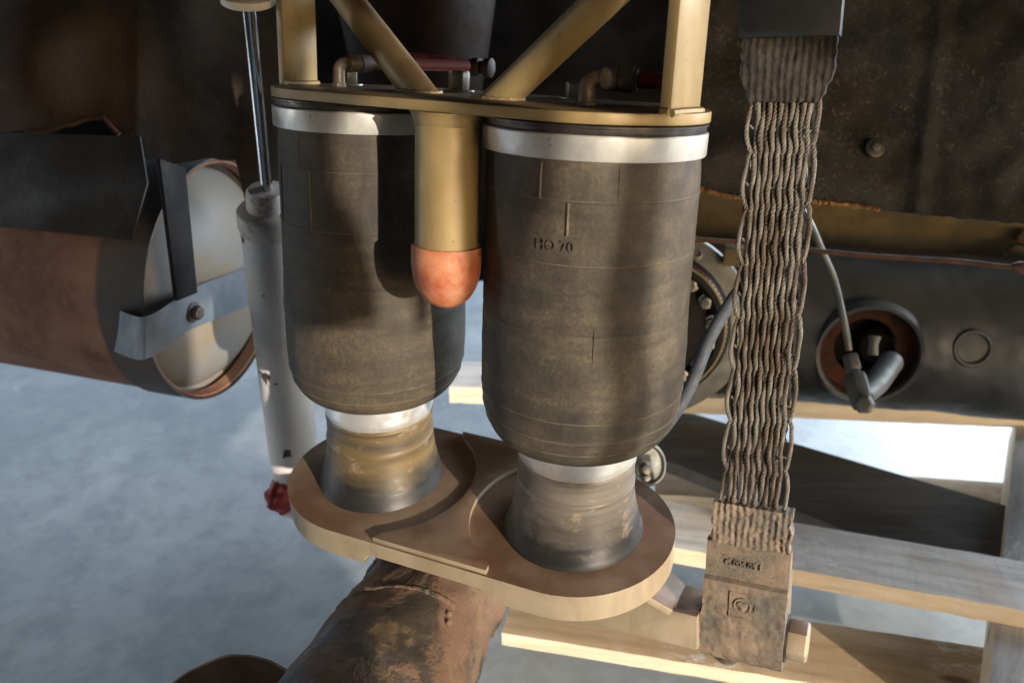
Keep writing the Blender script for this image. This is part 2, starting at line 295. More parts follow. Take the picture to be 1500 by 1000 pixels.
# ---------------------------------------------------------------- mesh helpers (world coordinates throughout)
class MB:
    def __init__(s): s.v = []; s.f = []
    def add(s, vs, fs):
        o = len(s.v); s.v += [Vector(p) for p in vs]; s.f += [tuple(i + o for i in f) for f in fs]; return s
    def box(s, fr, a, b_):
        (x0, y0, z0), (x1, y1, z1) = a, b_
        vs = [fr @ Vector(p) for p in ((x0, y0, z0), (x1, y0, z0), (x1, y1, z0), (x0, y1, z0), (x0, y0, z1), (x1, y0, z1), (x1, y1, z1), (x0, y1, z1))]
        return s.add(vs, [(3, 2, 1, 0), (4, 5, 6, 7), (0, 1, 5, 4), (1, 2, 6, 5), (2, 3, 7, 6), (3, 0, 4, 7)])
    def prism(s, fr, poly, z0, z1):       # poly counter-clockwise in the frame's xy
        n = len(poly); vs = [fr @ Vector((p[0], p[1], z0)) for p in poly] + [fr @ Vector((p[0], p[1], z1)) for p in poly]
        return s.add(vs, [tuple(range(n - 1, -1, -1)), tuple(range(n, 2 * n))] + [(i, (i + 1) % n, n + (i + 1) % n, n + i) for i in range(n)])
    def lathe(s, fr, prof, seg=64, cap0=True, cap1=True, fn=None):   # prof: (r, z) in the frame
        o = len(s.v); n = len(prof)
        for (r, z) in prof:
            for k in range(seg):
                a = 2 * math.pi * k / seg; p = Vector((r * math.cos(a), r * math.sin(a), z))
                if fn: p = fn(p, a)
                s.v.append(fr @ p)
        for i in range(n - 1):
            for k in range(seg):
                k2 = (k + 1) % seg; s.f.append((o + i * seg + k, o + i * seg + k2, o + (i + 1) * seg + k2, o + (i + 1) * seg + k))
        if cap0: s.f.append(tuple(o + k for k in range(seg - 1, -1, -1)))
        if cap1: s.f.append(tuple(o + (n - 1) * seg + k for k in range(seg)))
        return s
    def tube(s, pts, rad, seg=12, caps=True):
        pts = [Vector(p) for p in pts]; n = len(pts); o = len(s.v); nrm = None
        for i, p in enumerate(pts):
            t = (pts[min(i + 1, n - 1)] - pts[max(i - 1, 0)]).normalized()
            if nrm is None: nrm = t.orthogonal().normalized()
            nrm = (nrm - t * nrm.dot(t)).normalized(); bn = t.cross(nrm); r = rad[i] if hasattr(rad, '__len__') else rad
            for k in range(seg):
                a = 2 * math.pi * k / seg; s.v.append(p + nrm * (r * math.cos(a)) + bn * (r * math.sin(a)))
        for i in range(n - 1):
            for k in range(seg):
                k2 = (k + 1) % seg; s.f.append((o + i * seg + k, o + i * seg + k2, o + (i + 1) * seg + k2, o + (i + 1) * seg + k))
        if caps: s.f.append(tuple(o + k for k in range(seg - 1, -1, -1))); s.f.append(tuple(o + (n - 1) * seg + k for k in range(seg)))
        return s
    def sheet(s, fn, nu, nv, thick):      # fn(i/nu, j/nv) -> point; thick = offset vector of the back
        o = len(s.v); T = Vector(thick)
        for L in (0, 1):
            for j in range(nv + 1):
                for i in range(nu + 1): s.v.append(Vector(fn(i / nu, j / nv)) + T * L)
        w_ = nu + 1; N = w_ * (nv + 1)
        for j in range(nv):
            for i in range(nu):
                a = o + j * w_ + i; s.f.append((a, a + 1, a + w_ + 1, a + w_)); c = a + N; s.f.append((c, c + w_, c + w_ + 1, c + 1))
        for i in range(nu):
            a = o + i; s.f.append((a, a + N, a + N + 1, a + 1)); a = o + nv * w_ + i; s.f.append((a, a + 1, a + N + 1, a + N))
        for j in range(nv):
            a = o + j * w_; s.f.append((a, a + w_, a + w_ + N, a + N)); a = o + j * w_ + nu; s.f.append((a, a + N, a + N + w_, a + w_))
        return s
    def build(s, name, mat, parent=None, bevel=0, bseg=2, ang=35, sub=0, disp=None, smooth=True):
        me = bpy.data.meshes.new(name); off = parent['_p'] if parent is not None else None
        c = Vector(off) if off is not None else (sum(s.v, Vector()) / len(s.v))
        bm = bmesh.new(); vs = [bm.verts.new(p - c) for p in s.v]
        for f in s.f:
            try: bm.faces.new([vs[i] for i in f])
            except ValueError: pass
        bmesh.ops.recalc_face_normals(bm, faces=bm.faces)
        if bevel:
            es = [e for e in bm.edges if len(e.link_faces) == 2 and e.calc_face_angle(0) > R(30)]
            bmesh.ops.bevel(bm, geom=es, offset=bevel, segments=bseg, affect='EDGES', profile=.5, clamp_overlap=True)
        if sub: bmesh.ops.subdivide_edges(bm, edges=bm.edges[:], cuts=sub, use_grid_fill=True)
        if disp:
            bm.normal_update()
            for q in [(v, disp(v.co + c, v.normal)) for v in bm.verts]: q[0].co = q[0].co + q[1]
        bm.to_mesh(me); bm.free(); me.materials.append(M[mat])
        if smooth:
            me.shade_smooth()
            me.set_sharp_from_angle(angle=R(ang))
        o = bpy.data.objects.new(name, me); COL.objects.link(o)
        if parent is not None:
            o.parent = parent; o['_p'] = parent['_p']
            if parent.type == 'MESH': pass
        else: o.location = c; o['_p'] = list(c)
        return o
def tag(o, label=None, cat=None, group=None, kind=None):
    for k, v in (('label', label), ('category', cat), ('group', group), ('kind', kind)):
        if v: o[k] = v
    return o
def thing(name, loc, label, cat, group=None):
    o = bpy.data.objects.new(name, None); COL.objects.link(o); o.location = loc; o['_p'] = list(loc); o.empty_display_size = .02
    return tag(o, label, cat, group)
def hexpoly(r, rot=0): return [(r * math.cos(R(60 * k) + rot), r * math.sin(R(60 * k) + rot)) for k in range(6)]
def nz(p, s, seed=0): return noise.noise(Vector(p) * s + Vector((seed, seed * 1.7, seed * .3)))
def fr_z(o, z, xh=Vector((1, 0, 0))):     # frame whose z axis is the given direction
    z = Vector(z).normalized(); x = (Vector(xh) - z * Vector(xh).dot(z)).normalized(); return frame_xyz(Vector(o), x, z.cross(x), z)
def spline(pts, n=12):
    pts = [Vector(p) for p in pts]; out = []; P = [pts[0] * 2 - pts[1]] + pts + [pts[-1] * 2 - pts[-2]]
    for i in range(1, len(P) - 2):
        for k in range(n):
            t = k / n; a, b_, c, d = P[i - 1], P[i], P[i + 1], P[i + 2]
            out.append(.5 * ((2 * b_) + (c - a) * t + (2 * a - 5 * b_ + 4 * c - d) * t * t + (3 * b_ - a - 3 * c + d) * t ** 3))
    out.append(pts[-1]); return out

# ================================================================ SETTING: floor
fl = MB().sheet(lambda a, b_: Vector((-12 + 24 * a, -8 + 26 * b_, 0)), 4, 4, (0, 0, -.05)).build('floor', 'concrete'); tag(fl, kind='structure')

# ================================================================ AIR SPRINGS
def ring_pt(A, B, s, r, a):
    L = (B - A).length; t = min(1, max(0, s / L)); n = (UN * (1 - t) + LN * t).normalized()
    x = (Vector((1, 0, 0)) - n * n.x).normalized(); y = n.cross(x)
    return A + (B - A) * (s / L) + x * (r * math.cos(a)) + y * (r * math.sin(a))
def bent_lathe(A, B, prof, seg=96, fn=None, cap=True):
    m = MB(); n = len(prof)
    for (r, s_) in prof:
        for k in range(seg):
            a = 2 * math.pi * k / seg; rr = r + (fn(s_, a) if fn else 0); m.v.append(ring_pt(A, B, s_, rr, a))
    for i in range(n - 1):
        for k in range(seg):
            k2 = (k + 1) % seg; m.f.append((i * seg + k, (i + 1) * seg + k, (i + 1) * seg + k2, i * seg + k2))
    if cap: m.f.append(tuple(range(seg))); m.f.append(tuple((n - 1) * seg + k for k in range(seg - 1, -1, -1)))
    return m
def dense(prof, step=.003):
    P = [Vector((r, s_, 0)) for r, s_ in prof]; L = sum((P[i + 1] - P[i]).length for i in range(len(P) - 1))
    q = spline(P, 8); return [(p.x, p.y) for p in q]
def interp(prof, s_):
    for (r0, a), (r1, b_) in zip(prof, prof[1:]):
        if a <= s_ <= b_: return r0 + (r1 - r0) * (s_ - a) / max(1e-6, b_ - a)
    return prof[-1][0]
def air_spring(A, B, side, label, ribs, seams, crackband):
    t = thing('air_spring', A, label, 'air spring')
    body = [(.0795, -.006), (.0812, .004), (.0826, .02), (.0833, .05), (.0842, .10), (.0860, .16), (.0866, .19), (.0862, .208), (.0840, .225), (.0795, .238), (.073, .2455), (.066, .249), (.060, .2475), (.056, .242)]
    prof = dense(body)
    # profile densified with the moulded ribs
    ss = sorted(set([s_ for _, s_ in prof[:80]]))
    P = []
    for i, (r, s_) in enumerate(prof[:-1]):
        r2, s2 = prof[i + 1]
        for k in range(3): P.append((r + (r2 - r) * k / 3, s_ + (s2 - s_) * k / 3))
    P.append(prof[-1])
    def fn(s_, a):
        d = 0
        for (rs, h, wd) in ribs: d += h * .55 * math.exp(-((s_ - rs) / wd) ** 2)
        d += .0004 * nz((math.cos(a) * 2, math.sin(a) * 2, s_ * 30), 1.2, side * 3)
        d += .0009 * nz((math.cos(a), math.sin(a), s_ * 9), 1., side * 9 + 2)
        for cs in crackband:
            wob = cs + .0016 * nz((a * 3, 0, 1), 1., side); g = math.exp(-((s_ - wob) / .0016) ** 2)
            d -= .0011 * g * (.6 + .6 * nz((a * 14, s_ * 300, 0), 1., side))
        return d
    # extra rings at the ribs and the crease
    extra = []
    for (rs, h, wd) in ribs: extra += [rs + wd * k for k in (-2, -1.2, -.6, 0, .6, 1.2, 2)]
    for cs in crackband: extra += [cs + .0012 * k for k in range(-4, 5)]
    up = [p for p in P if p[1] < .215]; dn = [p for p in P if p[1] >= .215]
    for e in extra:
        if e < .215: up.append((interp(body, e) if False else interp(up_base := [(r, s_) for r, s_ in P if s_ < .225], e), e))
    up.sort(key=lambda p: p[1])
    bent_lathe(A, B, up + dn, 256, fn).build('bellows', 'rubber_left' if side else 'rubber_right', t, ang=60)
    for (rs, h, wd) in ribs:
        if h < .00135 and wd < .003:
            r_ = interp(P, rs) + h * .55
            bent_lathe(A, B, [(r_ - .0004, rs - .0006), (r_ + .0002, rs - .00025), (r_ + .0002, rs + .00025), (r_ - .0004, rs + .0006)], 200, lambda s_, a: .0002 * nz((a * 6, s_, 0), 1.) + .0009 * nz((math.cos(a), math.sin(a), rs * 9), 1., side * 9 + 2) + .0004 * nz((math.cos(a) * 2, math.sin(a) * 2, rs * 30), 1.2, side * 3), False).build('moulding_line', 'dusty_edge', t)
    # vertical moulding seams
    for (deg, s0, s1, wd, pr) in seams:
        m = MB(); a = R(deg); n = 16; sgs = []
        for k in range(n + 1):
            s_ = s0 + (s1 - s0) * k / n; r = interp(up_base, s_) + .0002
            m.v += [ring_pt(A, B, s_, r - .0006, a - wd / r / 2 * 1.6), ring_pt(A, B, s_, r + pr, a - wd / r / 4), ring_pt(A, B, s_, r + pr, a + wd / r / 4), ring_pt(A, B, s_, r - .0006, a + wd / r / 2 * 1.6)]
            if k:
                o = 4 * (k - 1); m.f += [(o + j, o + j + 1, o + j + 5, o + j + 4) for j in range(3)]
        m.build('moulding_seam', 'dusty_edge' if pr > .00025 else ('rubber_left' if side else 'rubber_right'), t)
    # crimped clamp ring and the plate rim above it
    bent_lathe(A, B, [(.079, .001), (.0845, .001), (.0850, .0), (.0850, -.0155), (.0843, -.0165), (.079, -.0165)], 128).build('clamp_ring', 'alu_band', t, ang=30)
    bent_lathe(A, B, [(.080, -.0163), (.0824, -.0163), (.0832, -.018), (.0832, -.0208), (.0846, -.0214), (.0846, -.0228), (.080, -.0232)], 96).build('end_plate', 'dark_steel', t, ang=30)
    # lower part
    L = (B - A).length
    bent_lathe(A, B, [(.050, .235), (.0540, .236), (.0543, .268), (.0535, .2745), (.0528, .2755), (.048, .276)], 96).build('lower_ring', 'polished_alu', t, ang=30)
    pp = [(.045, .2752), (.0525, .2752), (.0538, .277), (.0538, .2795), (.0530, .2815), (.0532, .296), (.0536, .300), (.0542, .3015), (.0541, .308), (.0550, .318), (.0572, .330), (.0602, .342), (.0630, .351), (.0652, .357), (.0657, .3605), (.064, .3635)]
    fr = fr_z(B, LN)
    pis = bent_lathe(A, B, dense(pp), 128, lambda s_, a: .0003 * nz((math.cos(a) * 2, math.sin(a) * 2, s_ * 90), 1., side))
    c = MB(); c.v = pis.v; c.f = pis.f
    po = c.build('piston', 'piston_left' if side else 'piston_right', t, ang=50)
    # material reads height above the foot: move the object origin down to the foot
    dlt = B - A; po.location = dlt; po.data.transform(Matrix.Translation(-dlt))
    return t
asR = air_spring(Ru, Rl, 0, 'large black rubber air spring on the right, with HO 70 moulded on its dusty bellows', [(.0285, .0007, .0007), (.0745, .0009, .0007), (.160, .0008, .006), (.200, .0004, .0008), (.218, .0009, .0010), (.230, .0006, .0008)],
    [(-121, .004, .0285, .0016, .0004), (-82, .004, .0285, .0006, .0001), (-106, .030, .053, .0014, .0005), (-146, .03, .0745, .0006, .0001), (-90, .122, .150, .0005, .0001)], [.1285])
asL = air_spring(Lu, Ll, 1, 'black rubber air spring on the left, partly behind the gold stop tube', [(.0315, .0007, .0007), (.0800, .0008, .0007), (.158, .0013, .005), (.220, .0009, .0010), (.232, .0006, .0008)],
    [(-128, .004, .0315, .0006, .0001), (-120, .0315, .080, .0012, .0003), (-152, .0315, .080, .0006, .0002), (-88, .0315, .080, .0005, .0001)], [.128])
# moulded lettering wrapped round the right bellows
def text_mesh(txt, size, ext):
    cu = bpy.data.curves.new('t', 'FONT'); cu.body = txt; cu.size = size; cu.extrude = ext; cu.bevel_depth = size * .012; cu.align_x = 'CENTER'
    o = bpy.data.objects.new('t', cu); COL.objects.link(o); dg = bpy.context.evaluated_depsgraph_get(); me = bpy.data.meshes.new_from_object(o.evaluated_get(dg))
    COL.objects.unlink(o); bpy.data.objects.remove(o); vs = [v.co.copy() for v in me.vertices]; fs = [tuple(p.vertices) for p in me.polygons]; bpy.data.meshes.remove(me); return vs, fs
vs, fs = text_mesh('HO 70', .0105, .0002)
m = MB().add([ring_pt(Ru, Rl, .0640 - p.y, .0838 + p.z, R(-112) + p.x / .084) for p in vs], fs); m.build('moulded_lettering', 'rubber_right', asR)

# ================================================================ UPPER BRACKET
br = thing('spring_bracket', UF @ Vector((-.115, 0, .0235)), 'welded gold painted bracket holding the tops of both air springs', 'bracket')
def stadium(xl, xr, r, n=24):
    return [(xr + r * math.cos(R(-90 + 180 * k / n)), r * math.sin(R(-90 + 180 * k / n))) for k in range(n + 1)] + [(xl + r * math.cos(R(90 + 180 * k / n)), r * math.sin(R(90 + 180 * k / n))) for k in range(n + 1)]
MB().prism(UF, stadium(-.230, 0, .0855), .0236, .0316).build('top_plate', 'gold_paint', br, bevel=.0007)
def plate_box(name, mat, par, fr, a, b_, bv=.0008): return MB().box(fr, a, b_).build(name, mat, par, bevel=bv)
plate_box('gusset', 'gold_paint', br, UF, (.069, -.036, .0318), (.0775, .014, .36))
plate_box('gusset', 'gold_paint', br, UF, (-.3075, -.036, .0318), (-.2995, .004, .36))
def brace(a, b_, r):
    b_ = b_ + (b_ - a) * .6        # the braces run on up to the chassis, above the picture
    MB().tube([a + (b_ - a) * k / 6 for k in range(7)], r, 32).build('brace_tube', 'gold_paint', br)
    # weld bead where the tube meets the plate
    d = (b_ - a).normalized(); n = UF.to_3x3() @ Vector((0, 0, 1)); h0 = (UF @ Vector((0, 0, .0318)))
    t0 = (h0 - a).dot(n) / d.dot(n); c = a + d * t0; pts = []
    dx = (d - n * d.dot(n)); dx.normalize(); dy = n.cross(dx); k_ = 1 / abs(d.dot(n))
    for k in range(49):
        an = 2 * math.pi * k / 48; pts.append(c + dx * math.cos(an) * r * k_ + dy * math.sin(an) * r)
    MB().tube(pts, [.0022 + .0006 * math.sin(k * 2.1) for k in range(49)], 8, False).build('weld', 'gold_paint', br)
brace(UF @ Vector((-.163, .000, .022)), at(440, -90, .90), .0140)
brace(UF @ Vector((-.093, -.010, .022)), at(926, -40, .61), .0128)
TB = UF @ Vector((-.0905, -.064, 0)); tf = frame_xyz(TB, UF.col[0].to_3d(), UF.col[1].to_3d(), UF.col[2].to_3d())
MB().lathe(tf, [(.0252, .0234), (.0252, -.085)], 64).build('stop_tube', 'gold_paint', br)
MB().lathe(tf, [(.0252, .0130), (.0262, .0150), (.0268, .0180), (.0285, .0215), (.030, .0234)], 64, fn=lambda p, a: p * (1 + .012 * nz((math.cos(a) * 3, math.sin(a) * 3, p.z * 200), 1))).build('weld', 'gold_paint', br)
bsp = [(.0200, -.0795), (.0268, -.0785), (.0278, -.0795), (.0281, -.082), (.0280, -.092), (.0272, -.101), (.0252, -.1095), (.0215, -.1175), (.0165, -.1235), (.0095, -.1278), (.003, -.1293)]
MB().lathe(tf, dense(bsp), 64).build('bump_stop', 'orange_rubber', br)
MB().tube(spline([UF @ Vector((.0780, -.036, .0322)), UF @ Vector((.0785, -.015, .0325)), UF @ Vector((.0785, .014, .0322))], 5), .003, 8).build('weld', 'gold_paint', br)
MB().tube([UF @ Vector((.070, -.0365, .0325)), UF @ Vector((.0765, -.0365, .0325))], .003, 8).build('weld', 'gold_paint', br)
MB().tube(spline([UF @ Vector((-.2985, -.036, .0325)), UF @ Vector((-.2985, .004, .0325))], 5), .0028, 8).build('weld', 'gold_paint', br)
MB().box(fr_z(UF @ Vector((.071, -.02, .165)), UN), (-.03, -.014, -.003), (.001, .014, .003)).build('gusset_tab', 'gold_paint', br, bevel=.0005)

def bolt(par, fr, r, h, mat='zinc', name='bolt', washer=True):
    m = MB()
    if washer: m.lathe(fr, [(r * 1.45, 0), (r * 1.45, r * .18)], 28)
    m.lathe(fr, [(r * .98, r * .18), (r, h * .9), (r * .9, h)], 6); return m.build(name, mat, par, bevel=r * .05)
def ufr(x, y, z=.0317, rot=0): return UF @ Matrix.Translation((x, y, z)) @ Matrix.Rotation(rot, 4, 'Z')
bolt(br, ufr(-.276, .020, rot=.2), .0095, .018); bolt(br, ufr(-.165, .045, rot=.5), .0095, .018)
bolt(br, ufr(.052, .0405, rot=.1), .0095, .017); bolt(br, ufr(-.050, .055, rot=.3), .0095, .014)
def elbow(x, y, ang, label, hose_len, big=1., rise=.020):
    base = UF @ Vector((x, y, .0317)); up = UN; d = (UF.to_3x3() @ Vector((math.cos(ang), math.sin(ang), 0))).normalized()
    t = thing('elbow_fitting', base, label, 'pipe fitting', 'push-in air fittings on the bracket plate')
    r = .0053 * big; c = base + up * rise * big
    pts = [base, base + up * (rise * .55 * big)] + [c + up * 0 + (-up * math.cos(k * math.pi / 12) + d * (math.sin(k * math.pi / 12))) * 0 + (up * (math.sin(k * math.pi / 12) - 1) + d * (1 - math.cos(k * math.pi / 12))) * (r * 1.4) for k in range(1, 7)]
    pts.append(pts[-1] + d * .004)
    MB().tube(pts, r, 20).build('body', 'dusty_brass', t)
    MB().lathe(ufr(x, y), [(r * 1.25, 0), (r * 1.25, .003), (r, .0035)], 6).build('nut', 'dusty_brass', t)
    e = pts[-1]; fr = fr_z(e, d)
    MB().lathe(fr, [(r * 1.2, -.002), (r * 1.42, 0), (r * 1.42, .010), (r * 1.3, .0105), (r * 1.3, .0118), (r * 1.5, .012), (r * 1.5, .022), (r * 1.38, .0225), (r * 1.38, .0245), (r * 1.1, .025)], 28).build('collet', 'dusty_brass', t)
    return t, e + d * .024, d, r
t1, e1, d1, r1 = elbow(-.262, -.006, R(84), 'dusty brass elbow fitting on the left of the bracket plate, facing away', .1)
hs = MB().tube(spline([e1, e1 + d1 * .03, e1 + d1 * .06, e1 + d1 * .12 + VX * .01], 8), r1 * 1.02, 16).build('air_hose', 'red_hose'); tag(hs, 'red air hose in the dark behind the left elbow fitting', 'hose')
t2, e2, d2, r2 = elbow(-.002, -.012, R(18), 'dusty grey elbow fitting with a red hose plugged in, on the right', .1, 1.15, .017)
hs = MB().tube(spline([e2, e2 + d2 * .012, e2 + d2 * .024 + VY * .006, e2 + d2 * .030 + VY * .022, e2 + d2 * .030 + VY * .034], 8), r2 * .95, 16).build('air_hose', 'red_hose'); tag(hs, 'short red air hose leaving the right elbow fitting towards the post', 'hose')

# ================================================================ LOWER SEAT PLATE
seat = thing('twin_spring_plate', LF @ Vector((-.1056, 0, -.028)), 'brown dusted gold twin spring seat plate under both air springs', 'seat plate')
LX = -.2113; RP = .0955; RR = .0985; HW = .0935
def seat_body():
    m = MB(); n = 96
    # outline with the waist recess underneath: three prisms that butt end to end
    def arc(cx, a0, a1, k): return [(cx + RP * math.cos(R(a0 + (a1 - a0) * i / k)), RP * math.sin(R(a0 + (a1 - a0) * i / k))) for i in range(k + 1)]
    rp = arc(0, -90, 90, 40); lp = arc(LX, 90, 270, 40)
    m2 = [(-.0459, -RP)] + rp + [(-.0459, RP)]
    m.prism(LF, m2, -.028, 0)
    m3 = [(-.1755, RP)] + lp + [(-.1755, -RP)]
    m.prism(LF, m3, -.028, 0)
    m.prism(LF, [(-.1755, -RP), (-.0459, -RP), (-.0459, RP), (-.1755, RP)], -.0165, 0)
    # fillets of the notch underneath
    for sx, xe in ((1, -.1755), (-1, -.0459)):
        pl = [(xe, -.028)] + [(xe + sx * .010 * (1 - math.cos(R(90 * k / 6))), -.0265 + .010 * math.sin(R(90 * k / 6))) for k in range(7)] + [(xe, -.0165)]
        fr = LF @ Matrix(((1, 0, 0, 0), (0, 0, -1, 0), (0, 1, 0, 0), (0, 0, 0, 1)))
        if sx < 0: pl = pl[::-1]
        m.prism(fr, pl, -RP + .0002, RP - .0002)
    return m
so = seat_body().build('plate', 'gold_plate', seat, ang=30)
bmx = bmesh.new(); bmx.from_mesh(so.data)
bmesh.ops.remove_doubles(bmx, verts=bmx.verts, dist=.00005)
# drop the interior walls left between the butted prisms
seen = {}
for f in bmx.faces: seen.setdefault(tuple(sorted(v.index for v in f.verts)), []).append(f)
bmesh.ops.delete(bmx, geom=[f for fs_ in seen.values() if len(fs_) > 1 for f in fs_], context='FACES_ONLY'); bmx.to_mesh(so.data); bmx.free()
def pad():
    a = math.acos(HW / RR); xo = RR * math.sin(a) if False else math.sqrt(RR ** 2 - HW ** 2)
    pts = []
    th0 = math.atan2(-HW, -.0305 - .0); 
    k0 = math.atan2(HW, .0305)
    # right boundary: arc of the right recess from bottom to top, left boundary: arc of the left recess
    right = [( -RR * math.cos(t), RR * math.sin(t)) for t in [(-1 + 2 * i / 40) * math.asin(HW / RR) for i in range(41)]]
    left = [(LX + RR * math.cos(t), RR * math.sin(t)) for t in [(1 - 2 * i / 40) * math.asin(HW / RR) for i in range(41)]]
    ro = [(-.0470, -HW)] + [p for p in right if p[0] <= -.0470 or abs(p[1]) < .086] + [(-.0470, HW)]
    lo = [(LX + .0470, HW)] + [p for p in left if abs(p[1]) < .086] + [(LX + .0470, -HW)]
    return MB().prism(LF, ro + lo, .0001, .0054)
pad().build('raised_pad', 'gold_plate', seat, bevel=.0006)
MB().lathe(LF @ Matrix.Translation((.012, -.050, -.0375)), [(.018, 0), (.021, .002), (.021, .0095)], 48).build('stud', 'gold_plate', seat, bevel=.0005)
# ================================================================ STRAP ARM (gold, under the seat plate, out to the limit strap)
EYE = onz(1083, 925, -.60); 
arm = thing('strap_arm', LF @ Vector((0, 0, -.05)), 'gold plate arm reaching from under the seat plate to the limit strap', 'arm')
yf = (.9, -.42)
A0 = at(905, 862, .82); A1 = at(986, 894, .81); A2 = at(1021, 903, .80); A3 = at(1021, 952, .805); A4 = at(800, 905, .86)
B0 = at(962, 815, .90); B1 = at(1004, 856, .875); B2 = at(1036, 866, .865)
m = MB(); q = VY * .062; dn = Vector((0, 0, -.045))
# folded channel: front web, sloping top flange and flat end flange, 8 mm plate
top = [at(880, 858, .86), A1, A2]; 
web = [at(780, 880, .875), at(905, 860, .84), A1, A2, A3, at(915, 925, .84), at(800, 905, .875)]
wn = (web[2] - web[0]).cross(web[4] - web[0]).normalized(); wn = wn if wn.dot(Vector((0, -1, 0))) < 0 else -wn
n_ = len(web); m.v += web + [p + wn * .008 for p in web]
m.f += [tuple(range(n_)), tuple(range(2 * n_ - 1, n_ - 1, -1))] + [(i, (i + 1) % n_, n_ + (i + 1) % n_, n_ + i) for i in range(n_)]
m.build('web', 'gold_plate', arm, bevel=.0008)
def slab(name, pts, off, mat, par, bv=.0006):
    pts = [Vector(p) for p in pts]; off = Vector(off); n = len(pts); m = MB(); m.v += pts + [p + off for p in pts]
    m.f += [tuple(range(n)), tuple(range(2 * n - 1, n - 1, -1))] + [(i, (i + 1) % n, n + (i + 1) % n, n + i) for i in range(n)]
    return m.build(name, mat, par, bevel=bv)
slab('sloping_flange', [A0 + Vector((0, 0, .012)), A1, B1, B0], Vector((-.004, 0, -.006)), 'gold_plate', arm)
slab('end_flange', [A1 + Vector((.0005, 0, 0)), A2, B2, B1 + Vector((.0005, 0, 0))], Vector((0, 0, -.007)), 'gold_plate', arm)

# ================================================================ LIMIT STRAP
ST = at(1160, 0, .68); SB = at(1087, 925, .805)
SX = Vector((.914, -.405, 0)).normalized(); SDN = (SB - ST).normalized(); SX = (SX - SDN * SX.dot(SDN)).normalized(); SNn = SX.cross(SDN)  # towards...
if SNn.y > 0: SNn = -SNn
SL = (SB - ST).length
SF = frame_xyz(ST, SX, -SDN, SNn)           # x across, y up, z towards the viewer
def srow(v):                                # strap coordinate of an image row along the centre line
    lo, hi = -.2, 1.4
    for _ in range(40):
        mid = (lo + hi) / 2; p = ST + (SB - ST) * mid - O; row = 500 - FPX * p.dot(U) / p.dot(F)
        if row < v: lo = mid
        else: hi = mid
    return -SL * lo
strap = thing('limit_strap', ST, 'rusty woven steel cable limit strap with cracked rubber ends, hanging on the right', 'strap')
y55, y110, y148, y745, y800, y850, y985 = [srow(v) for v in (55, 112, 150, 748, 800, 852, 985)]
MB().box(SF, (-.0375, y55, -.014), (.0375, .08, .006)).build('top_clamp', 'spacer_blue', strap, bevel=.0012)
def crust_disp(amp, sc, seed):
    return lambda p, n: n * (amp * nz(p, sc, seed) + amp * .6 * nz(p, sc * 3.1, seed + 5))
mtop = MB(); 
def gridslab(mb, fr, outline_l, outline_r, y0, y1, z0, z1, nx=40, ny=30):
    def fnf(a, b_):
        y = y0 + (y1 - y0) * b_; xl, xr = outline_l(b_), outline_r(b_); return fr @ Vector((xl + (xr - xl) * a, y, z1))
    mb.sheet(fnf, nx, ny, fr.to_3x3() @ Vector((0, 0, z0 - z1))); return mb
tap = lambda t: .0355 if t < .55 else .0355 - (t - .55) / .45 * .009
gridslab(mtop, SF, lambda t: -tap(t) + .0006 * math.sin(t * 40), lambda t: tap(t) + .0004 * math.sin(t * 31), y55 + .001, y148, -.011, .0028, 72, 40).build('upper_rubber_end', 'rubber_upper', strap,
    disp=lambda p, n: n * (.0011 * nz(p, 90, 2) + .0008 * nz(p, 260, 3) + .00045 * math.sin((p - ST).dot(SX) * 2 * math.pi / .0056 + 3 * nz(p, 40))))
# cable strands: each is three wires laid helically, looping out at the sides where they turn
NS = 12; CW = .0262; yc0, yc1 = y148 + .006, y745 - .012; PER = (yc0 - yc1) / 8.0
def strand_path(i, n=420, ph=0):
    out = []
    for k in range(n + 1):
        t = k / n; y = yc0 + (yc1 - yc0) * t; wgt = 1 - .06 * t + .14 * t
        x = (-CW + 2 * CW * (i + .5) / NS) * (1.0 + .05 * t); cyc = (yc0 - y) / PER
        edge = abs(i - (NS - 1) / 2) / ((NS - 1) / 2)
        sgn = 1 if i > (NS - 1) / 2 else -1
        x += .0009 * math.sin(2 * math.pi * cyc + i * .15) + .0012 * (cyc % 1 - .5) * (1 if (cyc % 1) < .9 else (1 - cyc % 1) * 10)                      # weave
        z = .0022 * math.sin(2 * math.pi * cyc + .1 * i) * (1.05 if i % 2 else -.1)
        if i in (0, NS - 1):
            b_ = max(0, math.cos(math.pi * (cyc + (0.0 if i else .3)))) ** 2 if False else (abs(math.sin(math.pi * (cyc + (.15 if i else .0))))) ** .6
            x += sgn * .0050 * (b_ - .35)
        x += .0006 * nz((i * 3.1, y * 60, 0), 1); z += .0008 * nz((i * 2.3, y * 50, 5), 1)
        out.append(SF @ Vector((x, y, z - .003)))
    return out
def wires(pts, rc=.00108, off=.00098, pitch=.0105, seg=6):
    m = MB(); nrm = None; L = 0; P = []
    for i, p in enumerate(pts):
        t = (pts[min(i + 1, len(pts) - 1)] - pts[max(i - 1, 0)]).normalized()
        if nrm is None: nrm = t.orthogonal().normalized()
        nrm = (nrm - t * nrm.dot(t)).normalized(); P.append((p, nrm.copy(), t.cross(nrm), L))
        if i + 1 < len(pts): L += (pts[i + 1] - p).length
    for k in range(3):
        m.tube([p + a * (off * math.cos(2 * math.pi * (l / pitch + k / 3))) + b_ * (off * math.sin(2 * math.pi * (l / pitch + k / 3))) for p, a, b_, l in P], rc, seg)
    return m
for i in range(NS): wires(strand_path(i)).build('cable_strand', 'steel_cable', strap)
